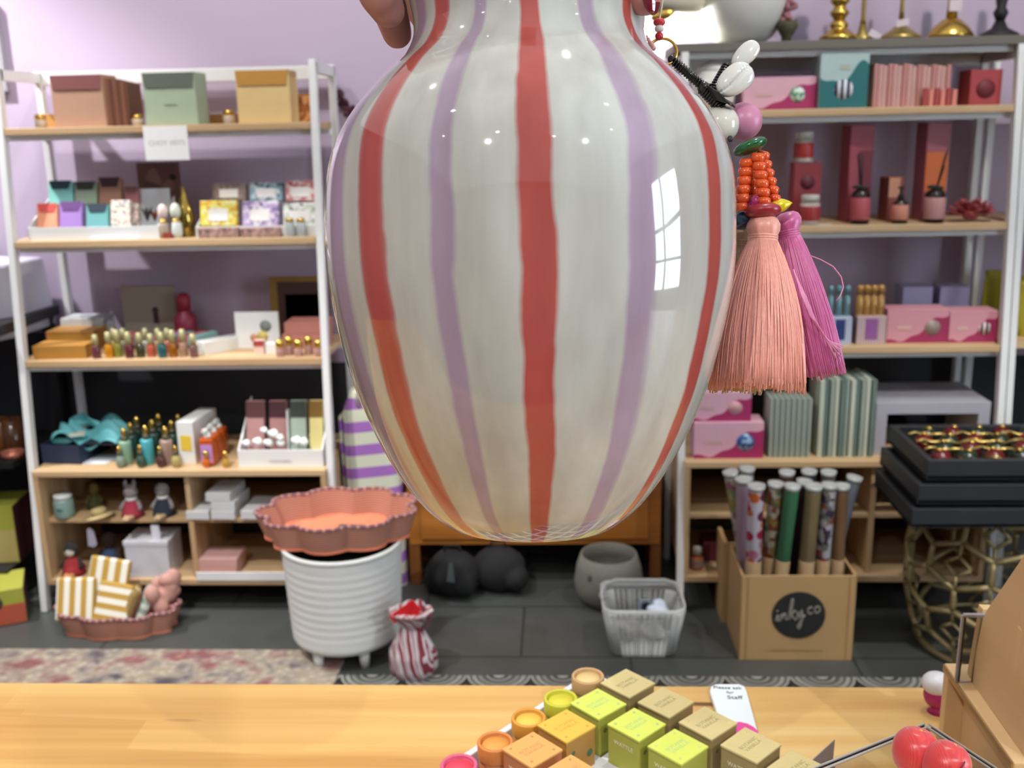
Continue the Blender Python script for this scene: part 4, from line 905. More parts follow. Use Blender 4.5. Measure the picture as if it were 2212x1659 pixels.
# ------------------------------------------------------------------ right unit, second board
z = ZR[1]; Ya = Yf(z)+.015
def wave_box(label, px0, px1, pyt, z, Y, dep, base, wave, disc, dcol, group=None, amp=1.0, flip=False, discpos=None, discm=None, h=None):
    def parts(t, w, d, hh):
        n = 40; top = []
        for i in range(n+1):
            u = i/n
            if not flip: v = .10+.70*(1/(1+math.exp(-(u-.62)*13)))+.04*math.sin(u*19)-.05*math.sin(u*9)*(1-u)
            else: v = .62-.18*math.sin(u*5.2)-.06*math.cos(u*11)
            top.append((-w/2+w*u, hh*max(.03, min(.97, v))))
        pts = [(-w/2, 0), (w/2, 0)]+top[::-1]
        ob('wave_print', G().prism(pts, -.0008, 0), M(wave, .55), t)
        u, v = discpos or (.24, .45); r = min(w*.13, hh*.24) if not flip else w*.2
        ob('round_window', G().lathe([(0, 0), (r, 0), (r, .0008), (0, .0008)], 28, 0, Tr(u*w, -.0008, v*hh) @ Rx(PI/2)), discm or M(dcol, .4), t)
        ob('gold_print', G().box((-.22*w if not flip else 0, -.0012, (.46 if not flip else .74)*hh), (w*.22, .0006, hh*.09)), M('#cda9a0' if not flip else '#a9b0a0', .6), t)
    return carton('patterned_carton', label, 'carton', px0, px1, pyt, z, Y, dep, M(base, .55), group, parts=parts, h=h)
pk, mg = '#d8a9ba', '#a32a60'
wave_box('long pink carton with a magenta wave and green round window', 1604, 1762, 166, z, Ya+.02, .08, pk, mg, 0, '', 'pink wave cartons', discm=blots('gdisc', ['#5f9a78', '#cfe0d4', '#4a8766'], 90))
wave_box('tall teal carton with a mint wave top and striped round window', 1768, 1872, 113, z, Ya, .085, '#a9c2c0', '#1f6a6c', 0, '', None, flip=True, discpos=(0, .34), discm=stripes('nstripe', [(1, '#d5dbe2'), (1, '#242a52')], 'X', 60, .5))
spine = stripes('pinkspine', [(1, '#c08a86'), (1, '#d9b3ae'), (1, '#b07470')], 'X', 130, .6)
x0 = XZ(1884, Ya+.01, z)
for k in range(16):
    a = 1884+10.4*k
    carton('slim_carton', 'slim dusty pink carton standing spine-out in the row beside the teal carton', 'carton', a, a+9.4, 139+(k % 3)*2-(2 if k < 8 else 0), z, Ya+.015+.004*(k % 3), .11, [M('#b8807a', .6), M('#c79892', .6), M('#d3aaa4', .6)][k % 3], 'slim pink cartons in a row on the second board', bev=.0005)
for k in range(6):
    carton('lip_tube', 'little coral tube standing before the slim pink cartons', 'tube', 1993+12.6*k, 2003+12.6*k, 190+(k % 2)*3, z, Ya-.006, .009, M('#d98478' if k % 2 else '#a5423c', .4), 'little coral tubes before the slim cartons', bev=.001)
carton('gift_cube', 'red cube box with a dark round print, beside the right post', 'box', 2092, 2160, 150, z, Ya+.02, .085, M('#a23d42', .6), parts=round_label('#6d2430', .0, .46, .30))
x = XZ(1540, Ya+.06, z); t = thing('lidded_jar', 'glossy white lidded jar behind the shell charm', 'jar', (x, Ya+.06, z)); h = P(1540, 128, Ya+.06).z-z
ob('jar_body', G().lathe([(0, 0), (.045, 0), (.058, .02), (.062, h*.5), (.05, h*.76), (0, h*.78)], 36), M('#dcdcd8', .15), t)
ob('lid', G().lathe([(.05, h*.76), (.04, h*.88), (.02, h*.93), (.012, h*.95), (.014, h*.98), (0, h)], 30), M('#dcdcd8', .12), t)
# ------------------------------------------------------------------ right unit, third board
z = ZR[2]; Yh = Yf(z)+.02
rd = '#8e3237'
t = carton('candle_carton', 'dark red carton with a round print, under the white glass candle jar', 'carton', 1711, 1769, 352, z, Yh+.05, .065, M('#843036', .6), parts=round_label('#5a1f2a', 0, .68, .26))
zj = t.location.z + (P(1740, 352, Yh+.05).z-z)
def candle(label, px, pyt, pyb, Y, z, r):
    x = XZ(px, Y, z); h = P(px, pyt, Y).z-z; t = thing('candle_jar', label, 'candle', (x, Y+.0, z), 0, 'red-labelled glass candle jars')
    ob('glass', G().lathe([(0, 0), (r, 0), (r*1.02, .004), (r*1.02, h*.72), (r*.8, h*.76), (0, h*.76)], 26), M('#c9bdb4', .12, trans=.3), t)
    ob('red_label', G().lathe([(r*1.03, h*.15), (r*1.04, h*.16), (r*1.04, h*.62), (r*1.03, h*.63)], 26), M('#9c2f30', .5), t)
    ob('lid', G().lathe([(0, h*.76), (r*.9, h*.76), (r*.92, h*.98), (r*.85, h), (0, h)], 26), M('#b9bcb2' , .3), t); return t
candle('white glass candle jar with a red label standing on the dark red carton', 1735, 284, 350, Yh+.075, zj+.001, .027)
candle('white glass candle jar with a red label standing on the board before the carton', 1748, 421, 485, Yh+.0, z, .027)
t = carton('diffuser_carton', 'tall dark red carton behind the reed diffuser with a rose label', 'carton', 1826, 1878, 270, z, Yh+.055, .065, M('#93404c', .6), 'tall diffuser cartons', rz=.14, parts=patch('#6a2230', -.1, .5, .2, .74, 'reed_print'))
carton('serum_carton', 'short brown-red carton with a peach panel', 'carton', 1914, 1950, 383, z, Yh+.05, .06, M('#7a3a34', .6), rz=.14, parts=patch('#b98468', -.5, .2, .55, 1.0, 'peach_panel'))
t = carton('diffuser_carton', 'tall dark red carton with an orange panel behind the reed diffuser with a pale label', 'carton', 1988, 2040, 264, z, Yh+.055, .065, M('#93505a', .6), 'tall diffuser cartons', rz=.14, parts=both(patch('#c0622e', -.48, .48, .30, .70, 'orange_panel')))
def diffuser(label, px, Y, pyt, r, lab, reeds):
    x = XZ(px, Y, z); h = P(px, pyt, Y).z-z
    t = thing('reed_diffuser', label, 'diffuser', (x, Y, z))
    ob('bottle_body', G().lathe([(0, 0), (r, 0), (r*1.02, .004), (r*1.02, h*.78), (r*.8, h*.9), (r*.35, h*.95), (r*.35, h*1.05), (0, h*1.05)], 26), M('#1d1210', .12), t)
    ob('label_band', G().lathe([(r*1.03, h*.12), (r*1.045, h*.13), (r*1.045, h*.72), (r*1.03, h*.73)], 26), M(lab, .6), t)
    for dx, dy, L_ in reeds: ob('reed', G().tube([(0, 0, h*.9), (dx*.5, dy, h*.9+L_*.5), (dx, dy*1.5, h*.9+L_)], .0018, 6), M('#17110f', .8), t)
    ob('black_bow', G().sph((-.012, -.008, h*1.02), (.016, .006, .006), 10).sph((.006, -.01, h*.98), (.012, .006, .007), 10), M('#0f0d0e', .6), t)
diffuser('black glass reed diffuser with a rose label and upright reeds', 1856, Yh-.002, 405, .0255, '#b0525a', [(-.016, 0, .10), (-.010, .004, .105), (-.004, -.004, .10), (-.012, -.004, .085)])
diffuser('black glass reed diffuser with a pale pink label and leaning reeds', 2016, Yh-.002, 405, .0275, '#b98886', [(.026, 0, .12), (.022, .004, .105), (.018, -.002, .07)])
x = XZ(1942, Yh-.004, z); t = thing('pump_bottle', 'short black bottle with a peach label and pump between the diffusers', 'bottle', (x, Yh-.004, z)); h = .075
ob('bottle_body', G().lathe([(0, 0), (.021, 0), (.022, .004), (.022, h*.72), (.012, h*.82), (.009, h*.9), (0, h*.9)], 26), M('#221512', .12), t)
ob('label_band', G().lathe([(.0223, h*.14), (.0228, h*.15), (.0228, h*.68), (.0223, h*.69)], 26), M('#cb8570', .6), t)
ob('pump', G().lathe([(0, h*.88), (.008, h*.88), (.009, h*1.02), (.004, h*1.1), (.004, h*1.3), (0, h*1.3)], 14).box((-.003, -.008, h*1.32), (.010, .024, .006)), M('#101010', .4), t)
x = XZ(2098, Yh+.01, z); g = G()
for k in range(34):
    a = k*2.399; rad_ = .006+.0062*math.sqrt(k); up_ = max(.1, 1-.03*k)
    c0 = Vector((rad_*math.cos(a)*1.1, rad_*math.sin(a)*.62, .012+.026*up_)); dr = Vector((math.cos(a), .6*math.sin(a), .75*up_)).normalized(); sd = dr.cross(Vector((0, 0, 1))).normalized(); w_ = .015+.005*math.sin(k*3.1)
    def pet(u, v, c0=c0, dr=dr, sd=sd, w_=w_, k=k): return tuple(c0+dr*(.024*v)+sd*(w_*(u-.5)*2*math.sin(PI*(.18+.72*v)))+Vector((0, 0, .0035*math.sin(u*9+k)*v+.006*v*v)))
    g.grid(pet, 6, 5)
g.sph((0, 0, .012), (.024, .016, .012), 14)
o = ob('paper_flower', g, M('#a34a4e', .8, var=.2, scale=90), loc=(x, Yh+.02, z+.004), label='dusty red crumpled paper flower beside the right post', cat='flower'); r_ = o.modifiers.new('s', 'SOLIDIFY'); r_.thickness = .0006
carton('paper_slip', 'white paper slip lying before the candle jar', 'paper', 1765, 1800, 487, z, Yh-.02, .02, M('#c9c6c0', .7), h=.002)
bottle('small_jar', 'small beige jar on the board beyond the right post', 'jar', 2200, 440, 480, Yh+.03, ZR[2], .03, M('#a39a86', .5), M('#8d8676', .5), None, .3, 'jar')
# ------------------------------------------------------------------ right unit, fourth board
z = ZR[3]; Yj = Yf(z)+.02
def striped_set(label, px0, px1, pyt, pyb, cols, liq, labc, n=4):
    Y = Yj; cx, w, hh = span(px0, px1, pyt, z, Y)
    t = thing('striped_box', label, 'box', (cx, Y, z)); hb_ = P((px0+px1)/2, pyb, Y).z-z
    ob('box_body', G().box((0, .03, hb_/2), (w, .06, hb_)), stripes('bx'+cols[0], [(1, cols[0]), (1, cols[1])], 'X', 130, .6), t, bev=.001)
    ob('label_patch', G().box((0, -.0006, hb_*.55), (w*.42, .0012, hb_*.75)), M(labc, .6), t)
    for k in range(n):
        xx = cx-w*.36+w*.72*k/(n-1)
        b_ = thing('glass_vial', 'ribbed %s glass vial standing in the %s' % (liq[1], label.split(' with')[0]), 'vial', (xx, Y+.03, z+hb_*.6), 0, '%s vials in a striped box' % liq[1])
        H_ = hh-hb_*.6; r = w*.13
        ob('glass', G().lathe([(0, 0), (r, 0), (r, H_*.72), (r*.6, H_*.76), (r*.6, H_*.80)], 14), M(liq[0], .2, .3), b_); ob('stopper', G().lathe([(0, H_*.79), (r*.95, H_*.80), (r, H_*.95), (r*.7, H_), (0, H_)], 14), M(liq[0], .25, .3), b_)
striped_set('blue and white striped box with a navy label, beside the magenta tassel', 1788, 1838, 620, 686, ('#8d9fc0', '#c9cdd8'), ('#6f98a0', 'aqua'), '#26386e', 3)
striped_set('lilac and beige striped box with a purple label', 1849, 1912, 619, 684, ('#cfb9bb', '#97807c'), ('#b0884e', 'golden'), '#8f5590', 4)
for a, b_, l in ((1944, 2008, 'lavender carton behind the long pink carton'), (2024, 2088, 'lavender carton next to the yellow bag')):
    carton('lavender_carton', l, 'carton', a, b_, 620, z, Yj+.12, .075, M('#8f8fb0', .6), 'lavender cartons', rz=0, parts=both(patch('#a5a79a', -.2, .2, .45, .52, 'gold_print'), patch('#23284a', .36, .5, 0, .2, 'navy_corner')))
wave_box('pink carton with a magenta wave and grey round window, fourth board', 1914, 2046, 668, z, Yj+.015, .08, '#c98e98', '#962552', 0, '#8f7f78', 'pink wave cartons')
wave_box('pink carton with a magenta wave and striped round window, beside the post', 2048, 2152, 672, z, Yj+.012, .08, '#c98e98', '#962552', 0, '', 'pink wave cartons', discm=stripes('nstripe2', [(1, '#cfc5c0'), (1, '#4a2030')], 'X', 75, .5))
def sackbag(label, px0, px1, pyt, Y, z, col):
    cx, w, hh = span(px0, px1, pyt, z, Y); g = G()
    def f(u, v):
        a = 2*PI*u; k = 1+.05*math.sin(5*a+4*v); r = w/2*(1-.25*v**2)*k*(.8+.2*min(1, v/.15))
        return (r*math.cos(a), r*.5*math.sin(a), hh*v*(1+.03*math.sin(3*a)))
    g.grid(f, 40, 16, wrap=True); g.f.append(tuple(range(40*16, 40*17))); g.m.append(0); g.s.append(True)
    t = thing('yellow_bag', label, 'bag', (cx, Y, z)); ob('bag_body', g, M(col, .5, var=.25, scale=18), t)
    ob('folded_top', G().box((0, 0, hh+.004), (w*.7, .02, .016)), M(col, .5), t, bev=.003)
sackbag('olive yellow bag between the two right-hand shelving units', 2112, 2158, 592, Yj+.20, z, '#8f8c1c')
sackbag('mustard yellow bag filling the board beyond the right post', 2184, 2262, 604, Yj+.10, z, '#a59a2c')
# ------------------------------------------------------------------ top of the right cabinet
z = ZR[4]; Yk2 = Yf(.4)-.005
wave_box('pink carton with a magenta wave and blue round window, bottom of the pair', 1498, 1648, 913, z, Yk2+.005, .085, pk, mg, 0, '', 'pink wave cartons', discm=blots('bdisc', ['#2f5590', '#8fb0d0', '#24467f'], 90))
hh = P(1573, 913, Yk2+.005).z-z
wave_box('pink carton with a magenta wave and beige round window, on top of the pair', 1490, 1622, 848, z+hh+.001, Yk2+.02, .085, pk, mg, 0, '#c99aa0', 'pink wave cartons')
for k in range(15):
    a = 1661+5.9*k
    carton('slim_book', 'slim grey-green booklet in the shorter row beside the pink cartons', 'book', a, a+4.6, 862, z, Yk2+.01, .10, M(('#a3aea3', '#7c887e')[k % 2], .7), 'shorter row of grey-green booklets', bev=0)
for k in range(11):
    a = 1765+11*k
    carton('slim_book', 'tall booklet with pale and green stripes in the taller row', 'book', a, a+(7 if k % 2 else 9.5), 822-(k % 2)*3, z, Yk2+.01, .13, M(('#b9c0ae', '#62756c', '#8d9a8e')[k % 3], .7), 'taller row of green and pale booklets', bev=0)
x0, x1 = XZ(1886, Yk2+.03, z), XZ(2131, Yk2+.03, z); zt_ = P(2000, 870, Yk2+.03).z
t = thing('bridge_riser', 'white bridge-shaped display riser on the right cabinet', 'riser', ((x0+x1)/2, Yk2+.03, z)); w = x1-x0; h = zt_-z; wg = M('#a2a2ac', .5)
ob('top_plate', G().box((0, .12, h-.017), (w, .24, .034)), wg, t, bev=.001)
for s in (-1, 1): ob('end_plate', G().box((s*(w/2-.0165), .12, (h-.034)/2), (.033, .24, h-.034)), wg, t, bev=.001)
# ------------------------------------------------------------------ inside the right cabinet
z = zbR; Yq = 2.86
bottle('small_bottle', 'small orange bottle with a white cap in the right cubby', 'bottle', 1505, 1180, 1235, Yq, z, .019, M('#b0582c', .4), M('#a9a49c', .5), None, .35, 'round', labelcol='#8f8078')
carton('dark_red_box', 'dark red box at the back of the right cubby', 'box', 1518, 1565, 1170, z, Yq+.05, .08, M('#5a1622', .7))
# ------------------------------------------------------------------ gift wrap box
kr = M('#a8875a', .8, var=.05, scale=12)
q0, q1 = Pz(1597, 1428, 0), Pz(1838, 1424, 0)
w = q1.x-q0.x; Yx = (q0.y+q1.y)/2; hx = P(1720, 1244, Yx).z; dx_ = .20
t = thing('cardboard_box', 'brown cardboard box with a round black scalloped logo, full of gift wrap rolls', 'box', ((q0.x+q1.x)/2, Yx, 0))
ob('front_panel', G().box((0, .003, hx/2), (w, .006, hx)), kr, t, bev=.001); ob('back_panel', G().box((0, dx_, hx/2), (w, .006, hx)), kr, t)
for s in (-1, 1): ob('side_panel', G().box((s*(w/2-.003), dx_/2, hx/2), (.006, dx_-.006, hx)), kr, t)
ob('base', G().box((0, dx_/2, .003), (w-.01, dx_-.01, .006)), kr, t)
for s in (-1, 1): ob('corner_fold', G().box((s*(w/2-.017), -.0008, hx/2), (.002, .0016, hx*.98)), M('#94713f', .8), t)
rl = .0705; cz_ = hx*.54
pts = []
for k in range(96):
    a = 2*PI*k/96; r = rl*(1+(.022 if k % 2 else -.022)); pts.append((r*math.cos(a)*1.0, r*math.sin(a)*.96))
lg = ob('logo_disc', G().prism(pts, -.002, 0, 0, Tr(.003, 0, cz_)), M('#141614', .7), t)
# hand-lettered "inky co." as rounded strokes
LT = {  # stroke points in units: x right, z up
 'inky': [[(0, .0), (.10, .36), (.12, .36), (.10, .08), (.18, .02), (.28, .1)], [(.28, .1), (.32, .42), (.33, .08), (.42, .40), (.52, .42), (.54, .1), (.62, .04), (.70, .14)],
          [(.70, .14), (.78, .7), (.84, 1.2), (.90, 1.28), (.92, 1.15), (.84, .5), (.80, .0)], [(.83, .24), (.94, .42), (1.08, .58)], [(.88, .30), (.98, .12), (1.10, -.04), (1.18, .04)],
          [(1.18, .04), (1.22, .5), (1.22, .14), (1.32, .08), (1.44, .56), (1.46, .1), (1.40, -.45), (1.28, -.62), (1.24, -.45), (1.44, -.05), (1.62, .22)]],
 'co': [[(2.02, .48), (1.90, .56), (1.78, .44), (1.78, .22), (1.90, .12), (2.04, .2)], [(2.28, .56), (2.14, .42), (2.16, .2), (2.30, .14), (2.44, .28), (2.42, .48), (2.28, .56)]]}
g = G(); sc_ = .0475; sl = .10
for grp_, up_ in (('inky', 0), ('co', .12)):
    for st_ in LT[grp_]:
        pp = []
        for a in range(len(st_)-1):
            for f_ in (0, .34, .67): pp.append((st_[a][0]*(1-f_)+st_[a+1][0]*f_, st_[a][1]*(1-f_)+st_[a+1][1]*f_))
        pp.append(st_[-1])
        g.tube([((x-1.28)*sc_+.003, -.0022, cz_+(z_+up_-.38+sl*x*1.2)*sc_*1.0) for x, z_ in pp], .0030 if grp_ == 'inky' else .0024, 6)
g.tube([((.13-1.28)*sc_, -.0022, cz_+(.62-.38)*sc_), ((.15-1.28)*sc_, -.0022, cz_+(.70-.38)*sc_)], .0028, 6)
ob('logo_lettering', g, M('#7d7a70', .8), t)
text('fine_print', 'wrapping paper sheets, gift tags and cards', .0085, M('#8a6b42', .8), t, (.0, -.0006, hx*.12), ext=.0002)
# loose panel at the side
q = Pz(1562, 1345, 0); hp = P(1575, 1172, q.y).z
ob('cardboard_box', G().box((.0, .06, hp/2), (.012, .12, hp)).box((.018, .0, hp/2), (.036, .006, hp)), kr, loc=(q.x, q.y, 0), bev=.001, label='tall narrow cardboard box standing just behind the gift wrap box', cat='box')
# rolls
bx = t.location
rolls = [(1578, 1020, .13, -.10, blots('wrapA', ['#8f9a6a', '#c9c6b4', '#b09a4a', '#a06a7a', '#d2cfc0'], 55), 'gift wrap roll with a leafy print leaning out at the left', 1, 1190),
 (1606, 1035, .10, -.02, M('#b49aaa', .5), 'plain lilac gift wrap roll behind the spotted one', 1, 1240),
 (1634, 1050, .03, .0, dots('wrapB', '#d5ccd8', ['#b3173f', '#c97a92', '#d0682a', '#6d2348', '#b3173f'], 38, .54), 'gift wrap roll with big pink, orange and plum spots', 0, 1215),
 (1614, 1012, .15, .0, M('#8fa3b4', .4), 'pale blue gift wrap roll at the back', 0, 1240),
 (1676, 1045, .06, .02, blots('wrapC', ['#a88f52', '#c9c4b2', '#8f4a38', '#bfbfae', '#6a7a5a'], 60), 'gift wrap roll with an ochre and grey print', 0, 1200),
 (1712, 1050, .03, .04, M('#3f7a55', .6), 'plain green gift wrap roll', 0, 1205),
 (1700, 1020, .12, .0, M('#6a4234', .6), 'brown gift wrap roll at the back', 0, 1240),
 (1738, 1040, .09, .03, M('#3c1f30', .6), 'dark plum gift wrap roll between the green and kraft ones', 0, 1240),
 (1758, 1050, .03, .02, M('#8d7a58', .7), 'plain kraft gift wrap roll, thickest of the front row', 0, 1215),
 (1748, 1018, .15, .0, M('#2c4658', .5), 'dark blue gift wrap roll at the back', 0, 1240),
 (1792, 1048, .035, .015, blots('wrapD', ['#cfcfd6', '#b9b9be', '#a8504c', '#4a3a58', '#7c8478', '#d5d5da'], 60), 'gift wrap roll with a white, coral and purple print', 0, 1205),
 (1790, 1020, .15, .0, M('#8a8478', .6), 'grey-beige gift wrap roll at the back', 0, 1240),
 (1818, 1050, .05, .0, M('#96704e', .7), 'tan gift wrap roll at the right end', 0, 1240),
 (1846, 1032, .12, .10, M('#8f95a6', .5), 'pale lavender gift wrap roll leaning out at the right', 0, 1240)]
for px, py, dy, lean, m_, l, k_, pl in rolls:
    Y = Yx+dy; q = P(px, py, Y); pb = max(min(q.x-lean*.9, bx.x+w/2-.03), bx.x-w/2+.03)
    L_ = Vector((q.x-pb, 0, q.z-.008)); t = thing('wrap_roll', l, 'gift wrap roll', (pb, Y, .008), 0, 'gift wrap rolls in the cardboard box'); t.rotation_euler = L_.to_track_quat('Z', 'Y').to_euler()
    H_ = L_.length; r = .0205 if 'thick' in l or 'spots' in l or 'lilac' in l else .0185
    ob('paper_roll', G().lathe([(0, H_*.0), (r, 0), (r, H_-.004), (r*1.12, H_), (r*1.0, H_), (r*.82, H_-.006), (r*.8, H_*.5), (0, H_*.5)], 22), m_, t)
    ob('film_edge', G().lathe([(r*1.02, H_-.012), (r*1.16, H_+.004), (r*.9, H_+.001)], 22), M('#b4b8b6', .15, trans=.2), t)
    if dy <= .06: ob('paper_band', G().lathe([(r*1.03, H_*.38), (r*1.04, H_*.385), (r*1.04, H_*.56), (r*1.03, H_*.565)], 22), M('#a58a66', .7), t)
# ------------------------------------------------------------------ honeycomb stool and stacked trays
YS = 2.62; q = P(2150, 1391, YS); HX = q.x
t = thing('honeycomb_stool', 'round gold honeycomb lattice stool carrying the black trays', 'stool', (HX, YS, 0)); gm2 = M('#9a8a60', .42, .45, .1, scale=50)
zst = P(2000, 1137, 2.36).z-.003
def R_(v): return .205+.045*math.sin(PI*min(1, max(0, v*.95+.02)))
nC, nR = 9, 3
def hp_(u, v):
    a = 2*PI*u; r = R_(v); return Vector((r*math.cos(a), r*math.sin(a), .012+(zst-.036)*v))
edges = set()
for r_i in range(-1, 7):
    for c_i in range(nC):
        off = .5*(r_i % 2); cu = (c_i+off)/nC; cv = r_i*.225+.02; hw = .5/nC; hv = .15
        ps = [(cu, cv+hv), (cu+hw, cv+hv*.5), (cu+hw, cv-hv*.5), (cu, cv-hv), (cu-hw, cv-hv*.5), (cu-hw, cv+hv*.5)]
        for a in range(6):
            p, q_ = ps[a], ps[(a+1) % 6]
            if (p[1] < 0 and q_[1] < 0) or (p[1] > 1 and q_[1] > 1): continue
            def cl(p, q_):
                pv = min(1, max(0, p[1])); f_ = (pv-p[1])/(q_[1]-p[1]) if abs(q_[1]-p[1]) > 1e-6 else 0; return (round(p[0]+(q_[0]-p[0])*f_, 4), round(pv, 4))
            A, B = cl(p, q_), cl(q_, p); kA, kB = (round(A[0] % 1, 3), A[1]), (round(B[0] % 1, 3), B[1])
            if (kA, kB) in edges or (kB, kA) in edges: continue
            edges.add((kA, kB)); 
            if 'lat' not in globals(): lat = G()
            lat.tube([hp_(A[0]+(B[0]-A[0])*f_, A[1]+(B[1]-A[1])*f_) for f_ in (0, .33, .67, 1)], .0078, 6)
        # inner links: a small diamond inside every other cell
        if (c_i+r_i) % 2 == 0 and 0 < cv < 1:
            dm = [(cu, cv+hv*.42), (cu+hw*.42, cv), (cu, cv-hv*.42), (cu-hw*.42, cv)]
            for a in range(4):
                p, q_ = dm[a], dm[(a+1) % 4]
                if max(p[1], q_[1]) < 1 and min(p[1], q_[1]) > 0: lat.tube([hp_(*p), hp_((p[0]+q_[0])/2, (p[1]+q_[1])/2), hp_(*q_)], .005, 6)
            for (a_, b_) in (((cu, cv+hv*.42), (cu, cv+hv)), ((cu, cv-hv*.42), (cu, cv-hv))):
                if b_[1] < 1 and b_[1] > 0: lat.tube([hp_(*a_), hp_(*b_)], .005, 6)
ob('lattice_body', lat, gm2, t)
for v in (0, 1): ob('ring_band', G().tube([hp_(k/60, v) for k in range(60)], .009, 8, closed=True), gm2, t)
ob('seat_plate', G().lathe([(0, zst-.02), (.212, zst-.02), (.214, zst-.012), (.21, zst), (0, zst)], 60), gm2, t)
def tray(label, pf, pr_, z0, col):
    q = P(pf[0], pf[1], 2.36); h = .048; yb_ = 2.66; xl = q.x; w = .62
    t = thing('lacquer_tray', label, 'tray', (xl+w/2, 2.36, z0), 0, 'stacked black trays'); D_ = yb_-2.36; m_ = M('#25282b', .45, var=.3, scale=14)
    ob('base', G().box((0, D_/2, .004), (w, D_, .008)), m_, t)
    for yy in (.008, D_-.008): ob('side_wall', G().box((0, yy, h/2), (w, .016, h)), m_, t, bev=.002)
    for s in (-1, 1): ob('side_wall', G().box((s*(w/2-.008), D_/2, h/2), (.016, D_-.032, h)), m_, t, bev=.002)
    return t, w, D_
z1_ = zst+.0; tr3 = tray('black tray at the bottom of the stack of three', (1968, 1137), 0, z1_, 0)
tr2 = tray('black tray in the middle of the stack of three', (1982, 1078), 0, z1_+.062, 0); tr1 = tray('black tray on top of the stack, filled with baubles', (2003, 1013), 0, z1_+.124, 0)
for k in range(2):
    b0 = (tr3, tr2)[k][0].location
    ob('black_gap_block', G().box((0, .15, .030), (.56, .24, .050)), M('#0d0e0f', .8), loc=(b0.x, b0.y, b0.z+.0085), label=('black block filling the gap between the two lower trays', 'black block filling the gap under the top tray')[k], cat='cloth')  # solid black block fills the gap between stacked trays
T0 = tr1[0].location; gb = 'baubles in rows in the top black tray'
cols = [('#5a1216', 'dark red'), ('#1a2a1c', 'dark green')]
proto = {}
for r_i in range(4):
    for c_i in range(9):
        xx = T0.x-.26+.064*c_i+(.03 if r_i % 2 else 0); yy = T0.y+.05+.062*r_i; kk = (r_i+c_i) % 2
        if xx > T0.x+.28: continue
        if kk not in proto:
            b_ = thing('glass_bauble', '%s glass bauble with a gold band, resting in the top black tray' % cols[kk][1], 'bauble', (xx, yy, T0.z+.0335), 0, cols[kk][1]+' '+gb)
            ob('glass_ball', G().sph((0, 0, 0), .0255, 20), M(cols[kk][0], .2), b_); ob('gold_band', G().lathe([(.0258, -.002), (.0264, 0), (.0258, .002)], 24, 0, Rx(.5)), gold, b_)
            ob('gold_cap', G().lathe([(0, .024), (.007, .024), (.007, .031), (0, .032)], 14), gold, b_); proto[kk] = b_
        else:
            b_ = copy_tree(proto[kk]); b_.location = (xx, yy, T0.z+.0335)
        b_.rotation_euler = (random.uniform(-.3, .3), random.uniform(-.3, .3), random.uniform(0, 3))
g = G(); 
for r_i in range(3):
    pts_ = [(T0.x-.29+.02*k, T0.y+.08+.062*r_i+.008*math.sin(k*1.1), T0.z+.050+.004*math.sin(k*2.1)) for k in range(30)]; g.tube(pts_, .0035, 6)
ob('gold_tinsel', g, M('#b39a58', .3, .9), label='gold tinsel strands winding between the baubles', cat='tinsel')
# ------------------------------------------------------------------ the striped vase
VD = .50; k_ = VD/F
def vr(hw): return VD*hw/math.sqrt(F*F+hw*hw)
VR = ROT.to_4x4(); VAX = (Matrix.Translation(C(1145, 560, VD)) @ VR @ Rx(-PI/2) @ Rx(math.radians(-3)) @ Ry(math.radians(-.5)))
# local: x right, y towards... ; z along the vase axis (up)
VAX = Matrix.Translation(C(1145, 560, VD)) @ VR @ Rx(math.radians(3.0)) @ Matrix(((1, 0, 0, 0), (0, 0, 1, 0), (0, -1, 0, 0), (0, 0, 0, 1))) @ Ry(math.radians(-.4))
pr = [(0.0602, 0.13818), (0.06023, 0.13409), (0.05862, 0.12727), (0.05654, 0.11864), (0.05565, 0.11295), (0.05549, 0.10795), (0.05614, 0.10455), (0.05751, 0.10068), (0.05911, 0.09773), (0.06194, 0.09318), (0.06726, 0.08864), (0.07269, 0.08341), (0.08074, 0.07455), (0.08737, 0.06568), (0.09386, 0.05455), (0.09781, 0.04159), (0.09906, 0.025), (0.09911, 0.01136), (0.09885, -0.00205), (0.09735, -0.01477), (0.09507, -0.02727), (0.09252, -0.03864), (0.08973, -0.04909), (0.08691, -0.05909), (0.08401, -0.06773), (0.0776, -0.08295), (0.07234, -0.09318), (0.06696, -0.10273), (0.06109, -0.11136), (0.05655, -0.11705), (0.05164, -0.12273), (0.0452, -0.12795), (0.0400, -0.13130), (0.0370, -0.13280)]
outer = pr[::-1]
inner = [(r-.0035, z) for r, z in pr]
path = [(0, outer[0][1]+.002), (outer[0][0]*.9, outer[0][1]+.002), (outer[0][0]*.95, outer[0][1])]+outer+[(pr[0][0]-.002, pr[0][1]+.0015)]+inner+[(0, inner[-1][1]+.004)]
